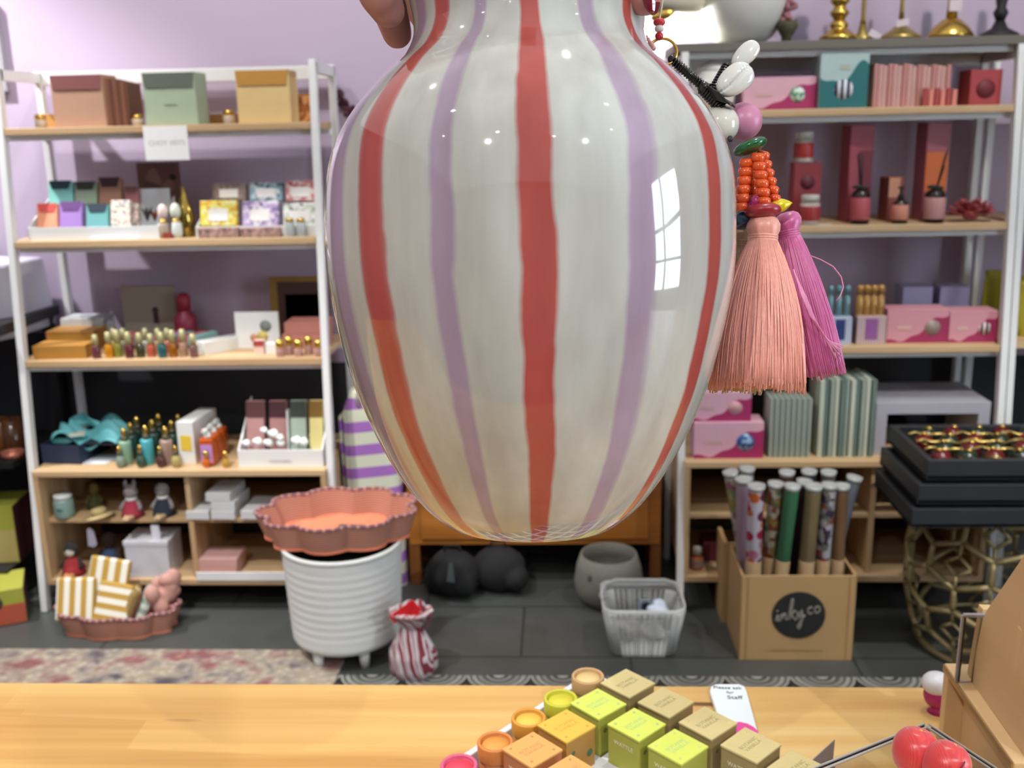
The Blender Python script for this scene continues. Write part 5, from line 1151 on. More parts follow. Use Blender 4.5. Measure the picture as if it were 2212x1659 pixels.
def vase_mat():
    m, N, L, b = base_mat('glazed_stripes'); b.inputs['Roughness'].default_value = .05; b.inputs['Coat Weight'].default_value = .3; b.inputs['Coat Roughness'].default_value = .02
    tc = N.new('ShaderNodeTexCoord'); sp = N.new('ShaderNodeSeparateXYZ'); L.new(tc.outputs['Object'], sp.inputs[0])
    ny = N.new('ShaderNodeMath'); ny.operation = 'MULTIPLY'; ny.inputs[1].default_value = -1; L.new(sp.outputs['Y'], ny.inputs[0])
    at = N.new('ShaderNodeMath'); at.operation = 'ARCTAN2'; L.new(sp.outputs['X'], at.inputs[0]); L.new(ny.outputs[0], at.inputs[1])
    def wob(scale, amt, src, dim=(1, 1, 1)):
        mp = N.new('ShaderNodeMapping'); mp.inputs['Scale'].default_value = dim; L.new(tc.outputs['Object'], mp.inputs['Vector'])
        n = N.new('ShaderNodeTexNoise'); n.inputs['Scale'].default_value = scale; n.inputs['Detail'].default_value = 1.5; L.new(mp.outputs[0], n.inputs['Vector'])
        s = N.new('ShaderNodeMath'); s.operation = 'MULTIPLY_ADD'; s.inputs[1].default_value = amt; s.inputs[2].default_value = -amt*.5; L.new(n.outputs['Fac'], s.inputs[0])
        a = N.new('ShaderNodeMath'); a.operation = 'ADD'; L.new(src, a.inputs[0]); L.new(s.outputs[0], a.inputs[1]); return a.outputs[0]
    s = wob(28, .055, at.outputs[0]); s = wob(90, .018, s)
    # centre stripe drifts a little to the right towards the foot
    dz = N.new('ShaderNodeMath'); dz.operation = 'MULTIPLY_ADD'; dz.inputs[1].default_value = .26; L.new(sp.outputs['Z'], dz.inputs[0]); L.new(s, dz.inputs[2])
    sc = N.new('ShaderNodeMath'); sc.operation = 'MULTIPLY_ADD'; sc.inputs[1].default_value = 1/(2*PI); sc.inputs[2].default_value = .5; L.new(dz.outputs[0], sc.inputs[0])
    W_, R_c, P_c = '#bfc1bb', '#b0524c', '#a795aa'
    def th(off, r=.0996, d=.5):
        a = 0.0
        for _ in range(40): a = math.asin(max(-1, min(1, off/F*(d-r*math.cos(a))/r)))
        return math.degrees(a)
    R5 = [(-438, -409, P_c), (-377, -326, R_c), (-229, -172, P_c), (-35, 47, R_c), (210, 274, P_c), (382, 413, R_c)]
    spans = [(-178, -166, R_c), (-150, -139, P_c), (-123, -112, R_c), (-96, -86, P_c)]+[(th(a), th(b2), c) for a, b2, c in R5]+[(85, 94, P_c), (120, 131, R_c), (148, 158, P_c)]
    print('spans', spans)
    st = [(0, W_)]
    for a, b2, c in spans: st += [((a+180)/360, W_), ((a+180.5)/360, c), ((b2+179.5)/360, c), ((b2+180)/360, W_)]
    # colour ramps hold 32 stops, so the circle is split in two
    half = [q for q in st if q[0] <= .5+0]; 
    lo = [q for q in st if q[0] < .47]; hi = [(0, W_)]+[q for q in st if q[0] >= .47]
    r1 = ramp(N, lo[:32]); r2 = ramp(N, hi[:32]); L.new(sc.outputs[0], r1.inputs[0]); L.new(sc.outputs[0], r2.inputs[0])
    gt = N.new('ShaderNodeMath'); gt.operation = 'GREATER_THAN'; gt.inputs[1].default_value = .465; L.new(sc.outputs[0], gt.inputs[0])
    mx = N.new('ShaderNodeMix'); mx.data_type = 'RGBA'; L.new(gt.outputs[0], mx.inputs[0]); L.new(r1.outputs[0], mx.inputs[6]); L.new(r2.outputs[0], mx.inputs[7])
    # brushed density of the painted glaze
    mp = N.new('ShaderNodeMapping'); mp.inputs['Scale'].default_value = (60, 60, 9); L.new(tc.outputs['Object'], mp.inputs['Vector'])
    n = N.new('ShaderNodeTexNoise'); n.inputs['Scale'].default_value = 1; n.inputs['Detail'].default_value = 4; L.new(mp.outputs[0], n.inputs['Vector'])
    r3 = ramp(N, [(.3, '#e2dedd'), (.7, '#ffffff')]); L.new(n.outputs['Fac'], r3.inputs[0])
    m2 = N.new('ShaderNodeMix'); m2.data_type = 'RGBA'; m2.blend_type = 'MULTIPLY'; m2.inputs[0].default_value = 1; L.new(mx.outputs[2], m2.inputs[6]); L.new(r3.outputs[0], m2.inputs[7])
    L.new(m2.outputs[2], b.inputs['Base Color'])
    bp = N.new('ShaderNodeBump'); bp.inputs['Strength'].default_value = .12; bp.inputs['Distance'].default_value = .002
    n4 = N.new('ShaderNodeTexNoise'); n4.inputs['Scale'].default_value = 22; L.new(tc.outputs['Object'], n4.inputs['Vector']); L.new(n4.outputs['Fac'], bp.inputs['Height']); L.new(bp.outputs[0], b.inputs['Normal'])
    return m
g = G().lathe(path, 160)
vase = ob('striped_vase', g, vase_mat(), label='glazed white vase with red and lilac vertical stripes held up over the counter', cat='vase')
vase.matrix_world = VAX
s_ = vase.modifiers.new('sub', 'SUBSURF'); s_.levels = 1; s_.render_levels = 2
# ------------------------------------------------------------------ the hand that holds it
skin = M('#b27f77', .5, var=.10, scale=60, bump=.15)
g = G()
def limb(pts, rad, n=14):
    ps = [C(*p) for p in pts]; g.tube(ps, rad, n)
    for p, r in zip(ps, rad): g.sph(p, r*.995, 14)
limb([(930, -390, .49), (800, -330, .478), (778, -180, .470), (790, -70, .469), (822, -8, .472), (838, 22, .477)], [.013, .0115, .0105, .0102, .0098, .0083])
limb([(960, -380, .515), (815, -310, .512), (795, -160, .508), (812, -60, .506), (842, 20, .506), (858, 72, .508)], [.013, .0112, .0102, .0096, .0090, .0076])
limb([(990, -370, .545), (850, -320, .556), (838, -180, .562), (868, -60, .566), (900, 10, .570), (916, 42, .572)], [.012, .0108, .0100, .0092, .0084, .0072])
limb([(1020, -370, .57), (930, -320, .584), (915, -200, .588), (945, -90, .584), (975, -30, .582)], [.011, .010, .0092, .0082, .0068])
limb([(1190, -440, .52), (1330, -360, .495), (1398, -230, .475), (1405, -110, .466), (1397, -45, .464), (1392, -8, .466)], [.019, .015, .0125, .0112, .0105, .0088])
for c, r in (((980, -400, .52), .026), ((1080, -430, .525), .030), ((1170, -450, .53), .027), ((1050, -450, .555), .028), ((1120, -560, .55), .030)): g.sph(C(*c), r, 16)
limb([(1090, -480, .54), (1110, -640, .57), (1130, -820, .61), (1150, -1100, .68), (1180, -1500, .80)], [.03, .026, .026, .032, .038], 18)
t = thing('person', 'hand with dark red nails gripping the striped vase around its neck', 'person', (0, 0, 0))
o = ob('hand_and_arm', g, skin, t); r_ = o.modifiers.new('r', 'REMESH'); r_.mode = 'VOXEL'; r_.voxel_size = .0013; r_.use_smooth_shade = True
s_ = o.modifiers.new('s', 'SMOOTH'); s_.factor = .5; s_.iterations = 6
nail = M('#6a0f22', .08, var=.02, coat=1.0)
def nailm(px, py, d, nx, rx, rz_, tilt):
    g = G().sph((0, 0, 0), (rx, .0022, rz_), 20); o = ob('fingernail', g, nail, t)
    X = ROT @ Vector(nx).normalized()   # outward normal
    o.location = C(px, py, d); q = X.to_track_quat('-Y', 'Z'); o.rotation_euler = q.to_euler(); o.rotation_euler.rotate_axis('Y', tilt)
    return o
nailm(1407, -15, .4612, (.60, -.05, .80), .0058, .0098, .05)
# ------------------------------------------------------------------ the bag charm hanging beside it
CD = .53; s1 = CD/F
ch = thing('bag_charm', 'colourful bead, shell and tassel charm hanging beside the striped vase', 'bag charm', C(1430, 110, CD))
def cp(px, py, d=CD): return C(px, py, d) - ch.location
def cam_mat(px, py, d=CD, roll=0.0):
    """frame facing the lens: x to the right, z up, turned by roll"""
    return Matrix.Translation(cp(px, py, d)) @ (ROT.to_4x4() @ Matrix(((1, 0, 0, 0), (0, 0, 1, 0), (0, -1, 0, 0), (0, 0, 0, 1)))) @ Ry(-roll)
g = G().tube([cam_mat(1432, 112) @ Vector((.0073*math.cos(a*PI/18), .001*math.sin(a*PI/18), .0073*math.sin(a*PI/18))) for a in range(36)], .0008, 8, closed=True)
ob('gold_ring', g, M('#d1aa55', .2, 1.0), ch)
g = G()
for px, py, r in ((1396, 80, 4), (1400, 86, 5), (1404, 92, 5), (1408, 98, 6), (1411, 104, 6), (1402, 110, 4), (1398, 116, 3)): g.sph(cp(px, py, CD-.004), r*s1, 10)
ob('pink_cord_knots', g, M('#c58a8c', .4), ch)
g = G().tube([cp(1428, 80), cp(1424, 60), cp(1425, 40), cp(1430, 10), cp(1436, -40)], .0005, 6)
ob('hanging_thread', g, M('#c9bfae', .7), ch)
for py, r, c, n_ in ((48, (13, 13, 9), '#c93a40', 'red_bead'), (62, (10, 10, 8), '#d9d4cc', 'white_bead'), (78, (9, 9, 9), '#b92030', 'red_bead')):
    ob(n_, G().sph((0, 0, 0), tuple(v*s1 for v in r), 16, T=cam_mat(1424, py)), M(c, .3), ch)
# wrapped black cord
def wrapped(a, b_, r, turns, name='wrapped_cord'):
    A, B = cp(*a), cp(*b_); ax = (B-A).normalized(); u = ax.orthogonal().normalized(); v = ax.cross(u); g = G()
    g.tube([A, B], r*.85, 12)
    n = turns*10; g.tube([A+(B-A)*(i/n)+(u*math.cos(i*.628)+v*math.sin(i*.628))*r*.92 for i in range(n+1)], r*.22, 5)
    g.sph(A, r*.95, 12); return ob(name, g, M('#0e1110', .22, coat=.4), ch)
wrapped((1451, 128), (1527, 194), 10*s1, 15)
wrapped((1536, 208), (1574, 142), 13*s1, 12)
wrapped((1520, 190), (1560, 232), 15*s1, 9)
g = G()
for k in range(9):
    o1 = k*3.0; g.tube([cp(1528+o1*.6, 186+o1*1.1, CD-.006), cp(1552+o1*.8, 200+o1*.9, CD-.0085), cp(1560+o1*1.1, 212+o1*.8, CD-.004), cp(1586, 226, CD)], 2.6*s1, 6)
for k in range(6): g.tube([cp(1536+k*3, 205-k*2, CD-.005), cp(1560+k*2, 178+k*2, CD-.007), cp(1580, 150+k*4, CD-.003)], 2.4*s1, 6)
ob('cord_wrapping', g, M('#0e1110', .22, coat=.4), ch)
# cowrie shells
def cowrie(px, py, L_, W_, roll, d, slit):
    n, k = 56, 44; vs_ = []; 
    g = G()
    def f(u, v):
        a = 2*PI*u; th = PI*v; x = -math.cos(th); rr = math.sin(th)**.82
        y = -rr*math.sin(a)*.62; z_ = rr*math.cos(a)
        if slit:
            cy = .12*math.sin(x*2.5); dd = (z_-cy)
            if y < 0:
                groove = math.exp(-(dd/.085)**2)*max(0, 1-x*x)**.3
                teeth = .03*math.cos(x*38)*math.exp(-(dd/.22)**2)
                y += .34*groove-teeth; 
        wide = 1+.12*x
        return (x*L_, y*W_, z_*W_*wide)
    g.grid(f, n, k, wrap=True); g.v = [tuple(cam_mat(px, py, d, roll) @ Vector(p)) for p in g.v]
    ob('cowrie_shell', g, M('#d3d3ce', .12, var=.04, coat=.6), ch)
cowrie(1610, 118, 37*s1, 21*s1, math.radians(45), CD+.004, False)
cowrie(1587, 173, 44*s1, 31*s1, math.radians(38), CD-.006, True)
ob('pearl_bead', G().sph((0, 0, 0), 42*s1, 32, T=cam_mat(1555, 269, CD+.004)), M('#cfccc0', .15, coat=.5), ch)
ob('bead_hole', G().sph((0, 0, 0), (6*s1, 3*s1, 7*s1), 14, T=cam_mat(1577, 300, CD-.0045)), M('#0d0c0e', .5), ch)
ob('pink_bead', G().sph((0, 0, 0), 41*s1, 32, T=cam_mat(1606, 262, CD+.010)), M('#c27f9e', .35), ch)
def disc(px, py, a, b_, roll, col, name, d=CD, rough=.2, th=None):
    T = cam_mat(px, py, d, math.radians(roll)); p_ = []
    for i in range(13):
        t_ = -PI/2+PI*i/12; p_.append((a*s1*math.cos(t_)**.9 if abs(math.cos(t_)) > 1e-6 else 0, b_*s1*math.sin(t_)))
    ob(name, G().lathe(p_, 40, T=T), M(col, rough, coat=.3), ch)
disc(1620, 317, 38, 15, 22, '#11572f', 'green_disc_bead')
bm_ = M('#d4511c', .18, var=.05, coat=.4)
pb = None
for (a, b_, n, d) in (((1612, 352), (1601, 446), 6, CD-.002), ((1624, 355), (1626, 428), 5, CD+.010), ((1637, 340), (1651, 434), 6, CD-.004), ((1648, 336), (1673, 428), 6, CD+.004)):
    for k in range(n):
        f_ = k/(n-1); px, py = a[0]+(b_[0]-a[0])*f_, a[1]+(b_[1]-a[1])*f_
        sx = 12.5 if k < n-1 else 11.5; q = cp(px, py, d)
        if pb is None:
            pb = ob('orange_bead', G().lathe([(.0, -.0020), (.0016, -.0021), (.0026, -.0015), (.0029, 0), (.0026, .0015), (.0016, .0021), (0, .0020)], 20), bm_, ch); o = pb
        else: o = pb.copy(); SC.collection.objects.link(o); o.parent = ch
        o.location = q; o.rotation_euler = (0, math.atan2(a[0]-b_[0], b_[1]-a[1])*-1, 0); o.scale = (sx/12.5*1.28, sx/12.5*1.28, sx/12.5*1.15)
disc(1606, 476, 30, 20, 8, '#0f3350', 'navy_disc_bead', CD+.004, .3)
for px, py, c in ((1618, 446, '#a81f68'), (1634, 434, '#d04a94')): ob('magenta_bead', G().sph((0, 0, 0), 13*s1, 18, T=cam_mat(px, py, CD+.004)), M(c, .3), ch)
g = G().lathe([(0, -30*s1), (9*s1, -24*s1), (15*s1, -12*s1), (16*s1, -2*s1), (13*s1, 10*s1), (6*s1, 22*s1), (0, 29*s1)], 24, T=cam_mat(1684, 444, CD+.004, math.radians(-78)))
ob('yellow_cone_bead', g, M('#d4c11e', .25, .25), ch)
ob('yellow_cone_bead', G().sph((0, 0, 0), (8*s1, 8*s1, 16*s1), 16, T=cam_mat(1590, 438, CD+.012, .3)), M('#d4c11e', .25, .25), ch)
disc(1648, 456, 39, 17, 4, '#8f1729', 'red_disc_bead', CD-.004, .35)
# tassels
def silk(key, c, sheen_=.4):
    m, N, L, b = base_mat(key); b.inputs['Roughness'].default_value = .36; b.inputs['Sheen Weight'].default_value = sheen_; b.inputs['Specular IOR Level'].default_value = .6
    oi = N.new('ShaderNodeTexCoord'); mp = N.new('ShaderNodeMapping'); mp.inputs['Scale'].default_value = (900, 900, 60); L.new(oi.outputs['Object'], mp.inputs['Vector'])
    n = N.new('ShaderNodeTexNoise'); n.inputs['Scale'].default_value = 1; L.new(mp.outputs[0], n.inputs['Vector'])
    c0 = lin(c); mx = N.new('ShaderNodeMix'); mx.data_type = 'RGBA'; mx.inputs[6].default_value = tuple(x*.72 for x in c0[:3])+(1,); mx.inputs[7].default_value = tuple(min(1, x*1.18) for x in c0[:3])+(1,)
    L.new(n.outputs['Fac'], mx.inputs[0]); L.new(mx.outputs[2], b.inputs['Base Color']); return m
def tassel(name, top, neck, bot, d, col, rh, rn, rb, bulge, seed, strands=330, fray=.0012, label=None):
    """head, binding and a skirt of separate threads from neck to bottom edge"""
    rnd = random.Random(seed); A, N_, B = cp(*top, d), cp(*neck, d), cp(*bot, d)
    ax = (B-N_); H_ = ax.length; z_ = ax.normalized(); x_ = (ROT @ Vector((1, 0, 0))); x_ = (x_-z_*x_.dot(z_)).normalized(); y_ = z_.cross(x_)
    m_ = silk('silk_'+name+col, col)
    ta = thing('tassel', '', '', (0, 0, 0)); ta.parent = ch; 
    for k_2 in ('label', 'category'): 
        if k_2 in ta.keys(): del ta[k_2]
    if label: ta['label'] = label
    g = G(); up = (N_-A); hl = up.length; zc = up.normalized()
    n = 34
    prf = [(0, 0), (.45, .02), (.8, .14), (1, .38), (1.0, .6), (.86, .84), (.80, 1.0)]
    M4 = Matrix.Translation(A) @ Matrix((tuple(x_)+(0,), tuple(y_)+(0,), tuple(zc)+(0,), (0, 0, 0, 1))).transposed()
    g.lathe([(rh*r, hl*h) for r, h in prf], 96, T=M4, fx=lambda a, z0: 1+.03*math.cos(48*a+z0*500)*1)
    ob('tassel_head', g, m_, ta)
    g = G()
    for k in range(4): 
        c = N_ - z_*(.0012*(1.5-k)); g.tube([c+(x_*math.cos(a*PI/18)+y_*math.sin(a*PI/18))*rn*1.02 for a in range(36)], .0007, 6, closed=True)
    ob('binding', g, m_, ta)
    g = G()
    def rad(v, a): 
        return (rn+(rb-rn)*(v**.8)+bulge*math.sin(PI*min(1, v*1.0))**1.0*.5)
    # dense core
    g.grid(lambda u, v: tuple(N_+z_*(H_*v*.985)+(x_*math.cos(2*PI*u)+y_*math.sin(2*PI*u))*rad(v, 0)*.965*(1+.008*math.sin(u*2*PI*70))), 210, 16, wrap=True)
    n0 = len(g.v); g.f.append(tuple(range(n0-210, n0))); g.m.append(0); g.s.append(False)
    for k in range(strands):
        a0 = 2*PI*(k+rnd.random()*.8)/strands; a1 = a0+rnd.gauss(0, .055); lay = 1-.05*rnd.random(); Lf = 1+rnd.uniform(-fray, fray)/H_*3
        pts = []
        for i in range(9):
            v = i/8; a = a0+(a1-a0)*v; r = rad(v, a)*lay*(1+.012*math.sin(9*v+k)); pts.append(N_+z_*(H_*v*Lf)+(x_*math.cos(a)+y_*math.sin(a))*r)
        g.tube(pts, .00042, 4)
    for k in range(int(strands*1.2)):  # the cut ends seen from below
        a = rnd.random()*2*PI; r = rb*.97*math.sqrt(rnd.random()); p = N_+z_*(H_*.95)+(x_*math.cos(a)+y_*math.sin(a))*r; g.tube([p, p+z_*(H_*.055+rnd.uniform(-fray, fray))], .0005, 4)
    ob('thread_skirt', g, m_, ta); return ta, z_, x_, y_, N_, H_
tassel('cream', (1604, 478), (1602, 530), (1588, 838), CD+.028, '#b9a183', 27*s1, 23*s1, 60*s1, .002, 3, 220)
tassel('magenta', (1700, 458), (1700, 508), (1764, 806), CD+.018, '#c25892', 31*s1, 26*s1, 62*s1, .004, 4, 300, label='magenta tassel')
ta, z_, x_, y_, N_, H_ = tassel('peach', (1650, 464), (1648, 518), (1636, 834), CD-.002, '#eca292', 35*s1, 29*s1, 100*s1, .006, 5, 420, label='salmon pink tassel')
g = G(); rnd = random.Random(9)
for k in range(15):
    e = -2.2+.31*k
    g.tube([cp(1716+e, 588+3*e, CD+.002), cp(1736+2*e, 640, CD-.001), cp(1757+3*e, 690+3*e, CD-.001), cp(1782+3*e, 728+4*e, CD), cp(1806+14*rnd.random()+2*e, 762-7*e, CD+.001), ], .00036, 5)
g.tube([cp(1750, 552, CD+.01), cp(1775, 562, CD+.01), cp(1800, 576, CD+.01), cp(1817, 598, CD+.01), cp(1822, 620, CD+.01), cp(1815, 640, CD+.01), cp(1806, 650, CD+.01)], .00035, 6)
ob('loose_threads', g, silk('silk_loose', '#d982b0'), ch)
# ------------------------------------------------------------------ tray of balm boxes on the counter
ZT = .972
B_ = lambda px, py, z=ZT: Pz(px, py, z)
c1, c4, o1_ = B_(1356, 1472), B_(1622, 1605), B_(1150, 1615)
e2 = (c4-c1)/3; e1 = (c1-o1_)/3; e1.z = e2.z = 0
def cell(i, j): return c1+e1*i+e2*(j-1)
ang = math.atan2(e2.y, e2.x); sb = (e2.length+e1.length)/2*.80
kx, ky = e2.normalized(), e1.normalized()
print('cell', e1.length, e2.length, math.degrees(e1.angle(e2)), sb)
tr = thing('balm_tray', 'white compartment tray of balm boxes and jars on the counter', 'tray', (cell(0, 1).x, cell(0, 1).y, CZ)); TO = tr.location
def tp(i, j, z): v = cell(i, j)-TO; return (v.x, v.y, z)
g = G(); wt = M('#dfe2ea', .5, var=.01)
i0, i1, j0, j1 = -6.5, .5, -.52, 6.5
def strip(a, b_, z0, z1, wd):
    A, B = Vector(tp(*a, 0)), Vector(tp(*b_, 0)); u = (B-A).normalized(); n = Vector((-u.y, u.x, 0))*wd/2
    g.add([A-n+Vector((0, 0, z0)), B-n+Vector((0, 0, z0)), B+n+Vector((0, 0, z0)), A+n+Vector((0, 0, z0)), A-n+Vector((0, 0, z1)), B-n+Vector((0, 0, z1)), B+n+Vector((0, 0, z1)), A+n+Vector((0, 0, z1))], [(3, 2, 1, 0), (4, 5, 6, 7), (0, 1, 5, 4), (1, 2, 6, 5), (2, 3, 7, 6), (3, 0, 4, 7)])
for i in range(7): strip((i1-i, j0), (i1-i, j1), .014, .0175, .0085)
for j in range(7): strip((i0, j+.5), (i1, j+.5), .0138, .0173, .0085)
ob('divider_grid', g, wt, tr)
g = G(); strip((i0, j0), (i1+.1, j0), 0, .024, .006); strip((i1+.08, j0), (i1+.08, j1), 0, .024, .006); strip((i0, j1), (i1, j1), 0, .024, .006)
ob('rim', g, wt, tr, bev=.001)
g = G().add([tp(i0, j0, .0005), tp(i0, j1, .0005), tp(i1, j1, .0005), tp(i1, j0, .0005), tp(i0, j0, .003), tp(i0, j1, .003), tp(i1, j1, .003), tp(i1, j0, .003)], [(0, 1, 2, 3), (7, 6, 5, 4), (0, 4, 5, 1), (1, 5, 6, 2), (2, 6, 7, 3), (3, 7, 4, 0)])
ob('tray_base', g, M('#8a8678', .6), tr)
def balm_box(i, j, side, top_, ink, label, dang=0.0, off=(0, 0)):
    c = cell(i, j); t = thing('balm_box', label, 'balm box', (c.x+off[0], c.y+off[1], CZ+.0035), ang+dang, 'balm boxes in the white tray')
    h = ZT-CZ-.0035; s = sb
    ob('box_body', G().box((0, 0, (h-.003)/2), (s*.96, s*.96, h-.003)), M(side, .6), t, bev=.0004)
    ob('box_lid', G().box((0, 0, h-.0022), (s, s, .0022)), M(top_, .55), t, bev=.0006)
    text('top_lettering', 'BOTANIC\nVANILLA', s*.15, M(ink, .6), t, (0, 0, h-.0011), (0, 0, PI/2), .0001, sp=.9)
    text('side_lettering', 'WATTLE', s*.15, M('#e4ddc6', .6), t, (0, -s*.48, h*.72), (PI/2, 0, 0), .0001)
    g = G()
    for a, b_ in ((-.36, .33), (.36, .34), (-.35, -.36), (.34, -.34)): g.lathe([(0, 0), (s*.035, 0), (s*.035, .0003), (0, .0003)], 10, 0, Tr(a*s, b_*s, h-.0012))
    ob('printed_dots', g, M('#d8cf8e' if 'tan' in label else ink, .6), t)
    g = G()
    for a, b_, r in ((.1, .3, .16), (.3, .55, .1), (-.25, .7, .07)): g.lathe([(0, 0), (s*r, 0), (s*r*.8, .0003), (0, .0003)], 10, 0, Tr(s*.48, a*s, h*b_) @ Ry(PI/2))
    ob('printed_leaves', g, M('#6f6a3c' if 'tan' in label or 'lime' in label else '#4f6f58', .6), t)
tn, tn2 = '#a38d5d', '#cdbd84'; lm, lm2 = '#aeb04c', '#cdd85c'
ik = '#9a9468'
balm_box(0, 1, tn, tn2, ik, 'tan balm box at the far corner of the tray, next to the tan jar')
balm_box(0, 2, tn, tn2, ik, 'tan balm box second along the far edge of the tray', .02)
balm_box(0, 3, tn, tn2, ik, 'tan balm box in the middle of the far edge, beside the white tag', -.02, (.001, 0))
balm_box(0, 4, tn, tn2, ik, 'tan balm box hiding the pink end of the white tag', .02)
balm_box(0, 5, tn, tn2, ik, 'tan balm box beside the grey paper card', -.01)
balm_box(-1, 1, lm, lm2, '#a9c48a', 'lime balm box beside the lime jar', -.02)
balm_box(-1, 2, lm, lm2, '#a9c48a', 'lime balm box in the middle of the three lime ones', .01)
balm_box(-1, 3, lm, lm2, '#a9c48a', 'lime balm box nearest the tan box by the tag', .0)
balm_box(-2, 1, '#b98a45', '#e2b445', '#cf9c46', 'golden yellow balm box with green leaf print beside the orange jar', -.01)
balm_box(-3, 1, '#b9754a', '#dda25a', '#c98a55', 'light orange balm box beside the dark orange jar', .0)
balm_box(-3, 2, '#b9754a', '#dda25a', '#c98a55', 'light orange balm box at the bottom edge of the picture', .0)
def jar(px, py, side, topc, inn, label, zt_=.966):
    c = B_(px, py, zt_); t = thing('balm_jar', label, 'balm jar', (c.x, c.y, CZ+.0035), 0, 'round cardboard balm jars along the tray edge'); h = zt_-CZ-.0035; r = .0136
    ob('tube_body', G().lathe([(0, 0), (r*.94, 0), (r*.95, h*.3), (r*.95, h*.72)], 36), M(side, .6), t)
    ob('cap', G().lathe([(r*.95, h*.70), (r, h*.71), (r*1.02, h*.74), (r*1.02, h-.0008), (r*.98, h), (r*.84, h), (r*.82, h-.001), (r*.82, h-.0035), (0, h-.0035)], 40), M(topc, .6), t)
    ob('cap_disc', G().lathe([(0, h-.0033), (r*.78, h-.0033), (r*.77, h-.0028), (0, h-.0027)], 36), M(inn, .6), t)
jar(1270, 1459, '#a5835a', '#c09a6a', '#d9c086', 'tan cardboard balm jar in the far corner of the tray')
jar(1211, 1507, '#a8a23a', '#c2c236', '#cfc63e', 'lime cardboard balm jar along the tray edge')
jar(1142, 1549, '#b98238', '#cf9233', '#e3bd52', 'golden orange cardboard balm jar with a white flower print')
jar(1070, 1601, '#b8703f', '#cc7e3d', '#d99848', 'dark orange cardboard balm jar between the golden and pink ones')
jar(991, 1651, '#b84d68', '#cf5a7c', '#dd4658', 'pink cardboard balm jar nearest the camera')
# white tag with pink end
def slab_px(pts, z0, z1): return [(Pz(px, py, z1).x, Pz(px, py, z1).y) for px, py in pts]
t = thing('plastic_tag', 'white plastic tag with black handwriting and a bright pink end, lying on the counter', 'tag', (0, 0, 0)); q = Pz(1590, 1530, CZ+.004); t.location = (q.x, q.y, CZ)
loc = lambda pts: [(x-q.x, y-q.y) for x, y in pts]
ob('white_plate', G().slab(loc(slab_px([(1533, 1492), (1536, 1482), (1547, 1477), (1596, 1477), (1608, 1482), (1613, 1492), (1640, 1590), (1652, 1640), (1580, 1640), (1568, 1600)], 0, CZ+.005)), 0, .005), M('#e4eef0', .5, var=.01), t, bev=.001)
ob('pink_end', G().slab(loc(slab_px([(1572, 1566), (1583, 1561), (1598, 1559), (1615, 1563), (1628, 1570), (1637, 1579), (1652, 1640), (1583, 1640)], 0, CZ+.0054)), .0045, .0054), M('#e04a9c', .45, var=.02), t)
d_ = Pz(1608, 1490, CZ)-Pz(1540, 1490, CZ)
for k, (w_, px, py) in enumerate((('Please ask', 1571, 1486), ('for', 1577, 1496), ('Staff', 1587, 1507))): 
    p_ = Pz(px, py, CZ+.005); text('handwriting', w_, (.0062, .0055, .0078)[k], M('#26282c', .6), t, (p_.x-q.x, p_.y-q.y, .0051), (0, 0, math.atan2(d_.y, d_.x)-.05), .0001)
# grey card
def vert_poly(pts, a, b_, zbase):
    """photo points carried onto the upright plane through the ground points a and b_"""
    n = Vector((-(b_-a).y, (b_-a).x, 0)).normalized(); out = []
    for px, py in pts:
        d = ray(px, py); t_ = (a-EYE).dot(n)/d.dot(n); out.append(EYE+d*t_)
    return out, n
def sheet(name, pts, a, b_, th, mat, parent=None, **kw):
    ps, n = vert_poly(pts, a, b_, 0); m_ = len(ps); o = parent.location if parent else Vector((0, 0, 0)); off = n*th/2
    g = G().add([p-off-o for p in ps]+[p+off-o for p in ps], [tuple(range(m_)), tuple(range(2*m_-1, m_-1, -1))]+[(i, i+m_, (i+1) % m_+m_, (i+1) % m_) for i in range(m_)])
    return ob(name, g, mat, parent, **kw)
a, b_ = Pz(1728, 1690, .95), Pz(1803, 1625, .95)
sheet('paper_card', [(1680, 1710), (1803, 1597), (1799, 1640), (1796, 1710)], a, b_, .0006, M('#a1918a', .7), label='small grey-beige paper card standing upright beside the last tan balm box', cat='card')
# ------------------------------------------------------------------ clear acrylic tray with red silk balls
ac = M('#e6e6e4', .03, trans=1.0, var=.0)
for m_ in bpy.data.materials:
    if m_ == ac: m_.node_tree.nodes['Principled BSDF'].inputs['IOR'].default_value = 1.35
zk = .985; K, KL, KR = Pz(2002, 1568, zk), Pz(1690, 1694, zk), Pz(2160, 1672, zk)
t = thing('acrylic_tray', 'clear acrylic tray on the counter holding the red silk balls', 'tray', (K.x, K.y, CZ)); h = zk-CZ
def wallseg(p, q_):
    A, B = Vector((p.x-K.x, p.y-K.y, 0)), Vector((q_.x-K.x, q_.y-K.y, 0)); u = (B-A).normalized(); n = Vector((-u.y, u.x, 0))*.0025
    return G().hexa([A-n, B-n, B+n, A+n], [v+Vector((0, 0, h)) for v in (A-n, B-n, B+n, A+n)])
ob('side_wall', wallseg(KL, K), ac, t); ob('side_wall', wallseg(K+(KR-K).normalized()*.003, KR), ac, t)
em = M('#b5aea8', .3)
for p, q_ in ((KL, K), (K, KR)):
    A, B = Vector((p.x-K.x, p.y-K.y, h+.0008)), Vector((q_.x-K.x, q_.y-K.y, h+.0008)); u = (B-A).normalized(); n = Vector((-u.y, u.x, 0))
    for s in (-1, 1): ob('polished_edge', G().bar(A+n*s*.002, B+n*s*.002, .0009, .0012), em, t)
